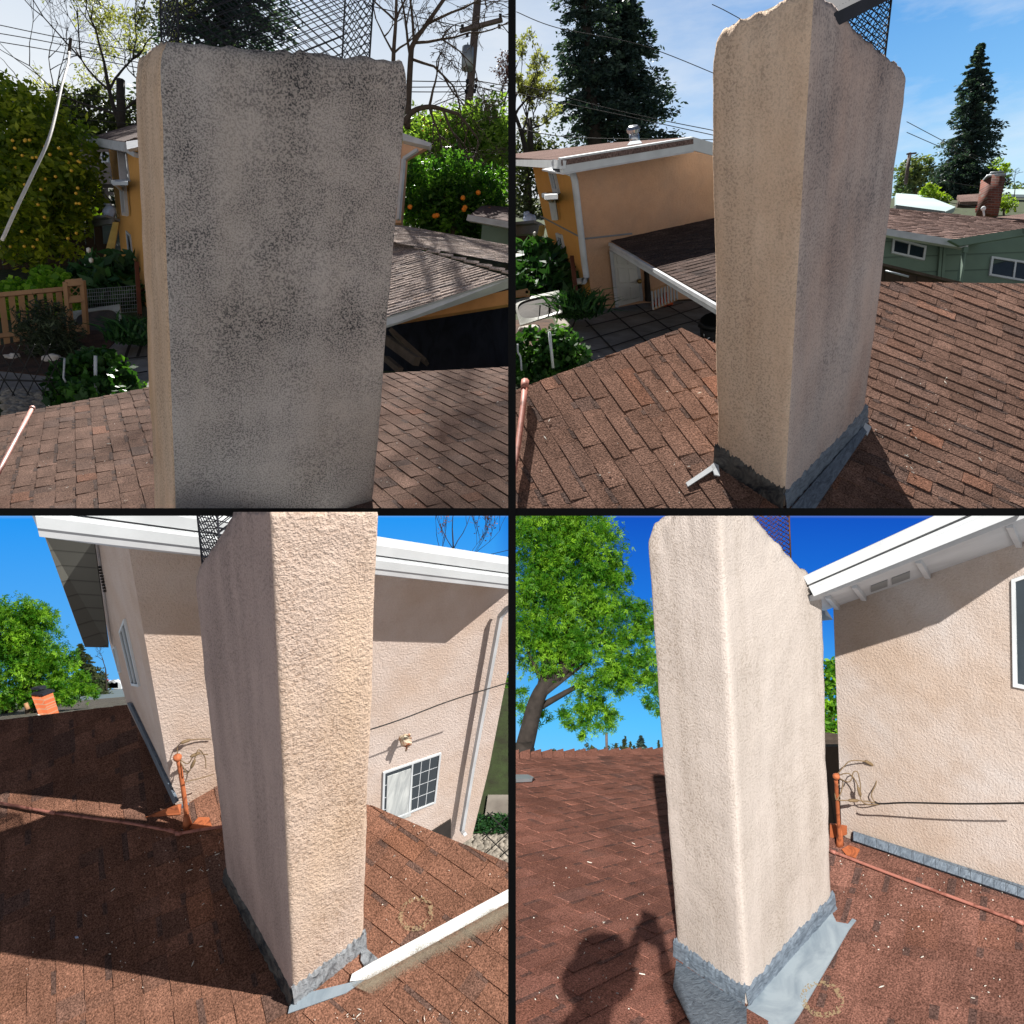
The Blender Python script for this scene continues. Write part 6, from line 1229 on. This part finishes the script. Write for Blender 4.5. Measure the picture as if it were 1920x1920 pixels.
    bm = BM(); tube(bm, curve([fw.hit(x, y, o) for x, y, o in ((1640, 1503, .16), (1652, 1507, .16), (1700, 1505, .18), (1800, 1507, .2), (1911, 1506, .22), (1990, 1505, .22))], 5), .0032, 6); tag(obj(4, 'service_cable', bm, M['cable']), 'black twisted service cable running right across the pale pink wall', 'cable')
    base = roof.hit(1575, 1585); d0 = base.y; h = lambda x, y, d=0: P(x, y, d0+d-.13); top = h(1567, 1456, -.05)
    weatherhead(4, base, [h(1571, 1520, .05), top], .0075, 'orange painted service mast with looping cables between chimney and wall',
        [[top, h(1580, 1440), h(1592, 1428), h(1608, 1426), h(1630, 1431), h(1645, 1447), h(1642, 1470), h(1634, 1490), h(1640, 1504)], [top, h(1585, 1450), h(1596, 1453), h(1606, 1468), h(1611, 1484), h(1616, 1502), h(1630, 1509), h(1652, 1507)], [h(1572, 1500), h(1585, 1501), h(1600, 1501), h(1620, 1502), h(1645, 1506)], [top, h(1588, 1466), h(1596, 1462), h(1600, 1448), h(1608, 1448), h(1613, 1470), h(1613, 1488)], [top, h(1580, 1465), h(1577, 1485), h(1568, 1500), h(1566, 1480), h(1574, 1470)]])
    bm = BM(); slab(bm, [roof.hit(*q, .012) for q in ((1578, 1592), (1592, 1584), (1612, 1592), (1604, 1608), (1586, 1602))], n, .004); slab(bm, [fw.hit(*q, .03) for q in ((1556, 1545), (1586, 1550), (1586, 1566), (1556, 1572))], fw.n, .01)
    tag(obj(4, 'corner_flashing', bm, M['orange_pipe']), 'orange painted flashing at the mast foot and house corner', 'flashing')
    bm = BM(); slab(bm, [P(1530, 1400, 4.6), P(1577, 1400, 4.6), P(1580, 1566, 4.4), P(1530, 1566, 4.4)], V((0, -1, 0)), .05); tag(obj(4, 'side_fence', bm, M['brown_boards']), 'strip of dark brown boards seen between the chimney and the wall', 'fence')
    th = thing(4, 'neighbour_house', P(1560, 1410, 12), 'sliver of a pale neighbouring house between the chimney and the wall', 'house'); bm = BM(); slab(bm, [P(1540, 1385, 12), P(1590, 1388, 12), P(1590, 1425, 12), P(1540, 1425, 12)], V((0, -1, 0)), .2); obj(4, 'wall', bm, M['white_old'], th); bm = BM(); slab(bm, [P(1540, 1372, 12), P(1590, 1378, 12), P(1590, 1389, 11.8), P(1540, 1386, 11.8)], V((0, -.6, .8)).normalized(), .2); obj(4, 'roof', bm, M['bark'], th)
    tree(4, 'narrow slice of bright tree between the chimney and the pink wall', [(P(x, y, 14), r) for x, y, r in ((1555, 1265, .28), (1560, 1310, .35), (1555, 1350, .35), (1560, 1385, .3), (1570, 1250, .2))], [P(1560, 1420, 14), P(1560, 1360, 14), P(1560, 1310, 14)], .06, 3600, .05, 'camphor_leaf', 31, name='broadleaf_tree')
    # big tree
    bl = [(1000, 1010, 17, 1.1), (1060, 1000, 17, 1.1), (1110, 1030, 17, .9), (1140, 1070, 17, .55), (990, 1080, 16.6, 1.0), (1060, 1080, 16.6, 1.0), (1120, 1110, 16.8, .8), (1160, 1080, 17, .42), (1000, 1150, 16.4, 1.0), (1070, 1160, 16.4, .95), (1140, 1170, 16.6, .85), (1190, 1160, 16.8, .6), (1215, 1180, 17, .45), (985, 1210, 16, .8), (1040, 1215, 16.2, .8), (1110, 1235, 16.2, .8), (1170, 1240, 16.4, .7), (1215, 1245, 16.6, .55), (1160, 1275, 16.4, .5), (1225, 1290, 16.8, .45), (1235, 1325, 17, .3), (1090, 1310, 16.2, .42), (1120, 1335, 16.2, .42), (1070, 1340, 16, .35), (1100, 1365, 16, .32), (1140, 1350, 16.4, .35), (975, 1320, 17, .4), (1010, 1340, 17, .3), (1030, 960, 17, 1.0)]
    tree(4, 'huge bright green camphor tree filling the upper left of the lower right view', [(P(x, y, d_), r*.92) for x, y, d_, r in bl], [P(974, 1440, 16), P(990, 1375, 16), P(1004, 1320, 16), P(1022, 1285, 16), P(1050, 1262, 16.2), P(1085, 1235, 16.3)], .22, 38000, .040, 'camphor_leaf', 41, .26, 'camphor_tree', clump=.66, droop=.5, spray=5, mat='bark_dark', limbs=7)
    bm = BM(); blob(bm, P(978, 1412, 15.6), .32, 3, .5, (1, 1, .7)); tag(obj(4, 'cut_stump', bm, M['bark_dark']), 'dark bulging trunk base at the roof skyline, far left', 'stump')
    for i, (x, y0, hw) in enumerate(((1155, 1398, .6), (1169, 1390, .5), (1172, 1384, .5), (1182, 1395, .5), (1189, 1402, .4), (1235, 1392, .5))):
        conifer(4, ('first', 'second', 'tallest', 'fourth', 'fifth and shortest', 'lone rightmost')[i]+' thin cypress spire on the skyline left of the cream chimney', P(x, 1425, 60), P(x, y0-4, 60), .22, 500, .1, 50+i, 'dark_leaf', 'cypress', 12, .5, group='cypress spires on the skyline')
    conifer(4, 'broad distant conifer on the skyline just left of the cream chimney', P(1203, 1425, 50), P(1201, 1380, 50), .60, 3000, .1, 60, 'redwood_leaf', 'conifer', 18, .7, .0, .2)
    for i, (x, y, r) in enumerate(((1040, 1418, .5), (1105, 1412, .6), (1155, 1408, .6))):
        tree(4, ('leftmost', 'middle', 'rightmost')[i]+' rounded treetop peeping over the roof ridge', [(P(x, y+3, 46), r), (P(x-14, y+6, 46), r*.8), (P(x+14, y+5, 46), r*.8)], [P(x, 1440, 46), P(x, 1430, 46), P(x, y, 46)], .06, 700, .09, 'dark_leaf', 70+i, name='round_tree', group='treetops over the ridge')
    bm = BM(); tube(bm, [P(1138, 1430, 40), P(1137, 1374, 40)], .07, 6); tag(obj(4, 'utility_pole', bm, M['pole']), 'lone thin utility pole on the skyline under the big tree', 'utility pole')
    # ---- photographer, standing behind the camera; only the shadow falls in the picture
    person(4, w)
def person(k, w):
    right = V((0, 1, 0)).cross(w).normalized(); fwd = w.cross(right).normalized()
    O = V((-.26, -.39, .10))             # head centre
    yaw = math.radians(-35); right, fwd = right*math.cos(yaw)+fwd*math.sin(yaw), fwd*math.cos(yaw)-right*math.sin(yaw)
    def X(r, f, u): return O+right*r+fwd*f+w*u
    th = thing(k, 'person', X(0, 0, -1.62), 'person in a jacket and brimmed hat raising a phone, casting the shadow on the roof', 'person')
    J = {'pelvis': X(-.03, -.10, -.72), 'chest': X(-.02, -.08, -.36), 'neck': X(0, -.03, -.17), 'head': X(0, 0, .0), 'crown': X(0, 0, .07),
         'shl': X(-.17, -.05, -.23), 'ell': X(-.23, .14, -.47), 'wrl': X(-.075, .34, -.26), 'hal': X(-.045, .375, -.19),
         'shr': X(.17, -.05, -.23), 'elr': X(.24, .18, -.47), 'wrr': X(.085, .34, -.26), 'har': X(.05, .375, -.19),
         'hil': X(-.12, -.10, -.78), 'knl': X(-.13, -.06, -1.15), 'anl': X(-.15, -.10, -1.53), 'tol': X(-.17, .08, -1.60),
         'hir': X(.08, -.10, -.78), 'knr': X(.10, -.06, -1.15), 'anr': X(.12, -.10, -1.53), 'tor': X(.14, .08, -1.60)}
    R = dict(pelvis=.15, chest=.135, neck=.05, head=.075, crown=.065, shl=.062, ell=.042, wrl=.027, hal=.026, shr=.062, elr=.042, wrr=.027, har=.026, hil=.10, knl=.065, anl=.045, tol=.04, hir=.10, knr=.065, anr=.045, tor=.04)
    E = [('pelvis', 'chest'), ('chest', 'neck'), ('neck', 'head'), ('head', 'crown'), ('chest', 'shl'), ('shl', 'ell'), ('ell', 'wrl'), ('wrl', 'hal'), ('chest', 'shr'), ('shr', 'elr'), ('elr', 'wrr'), ('wrr', 'har'), ('pelvis', 'hil'), ('hil', 'knl'), ('knl', 'anl'), ('anl', 'tol'), ('pelvis', 'hir'), ('hir', 'knr'), ('knr', 'anr'), ('anr', 'tor')]
    fing = []
    for s, nm in ((-1, 'hal'), (1, 'har')):
        for i in range(4):
            a = X(s*.05, .385, -.195+i*.018); fing.append((nm, [a, X(s*.048, .41-.002*i, -.185+i*.020), X(s*.034, .425-.004*i, -.183+i*.021)]))
        fing.append((nm, [X(s*.05, .37, -.17), X(s*.03, .365, -.15), X(s*.016, .37, -.13)]))
    names = list(J); vs = [J[q] for q in names]; es = [(names.index(a), names.index(b)) for a, b in E]; rr = [R[q] for q in names]
    for root, chain in fing:
        p = names.index(root)
        for j, c in enumerate(chain): vs.append(c); rr.append(.0095-.0012*j); es.append((p, len(vs)-1)); p = len(vs)-1
    me = bpy.data.meshes.new('body'); me.from_pydata([v-J['pelvis'] for v in vs], es, []); o = bpy.data.objects.new('body', me); ST[k].col.objects.link(o)
    sm = o.modifiers.new('skin', 'SKIN'); sd_ = o.modifiers.new('sub', 'SUBSURF'); sd_.levels = 1; sd_.render_levels = 1
    for i, s in enumerate(me.skin_vertices[0].data): s.radius = (rr[i], rr[i]); s.use_root = (i == 0)
    me.materials.append(M['cloth']); _place(o, Matrix.Translation(J['pelvis']), th)
    bm = BM(); blob(bm, X(0, .0, .03), .088, 3, .03, (.92, 1.1, 1.0)); tube(bm, [X(0, 0, .02), X(0, .0, .09), X(0, 0, .12)], [.098, .09, .055], 16); tube(bm, [X(0, 0, -.01), X(0, 0, .03)], [.122, .095], 18); obj(k, 'hat', bm, M['hat'], th, clip=False)
    bm = BM(); c = X(.0, .40, -.125); slab(bm, [c+right*a*.036+w*b*.076 for a, b in ((-1, -1), (1, -1), (1, 1), (-1, 1))], fwd, .010)
    tag(obj(k, 'phone', bm, M['black'], clip=False), 'dark phone held up behind the viewpoint by the standing person', 'phone')
M['sh4b'] = shingle_mat('shingles_chestnut', 1.7, c_a=(.125, .060, .045, 1), c_b=(.050, .040, .038, 1), c_c=(.20, .085, .050, 1))
view4()
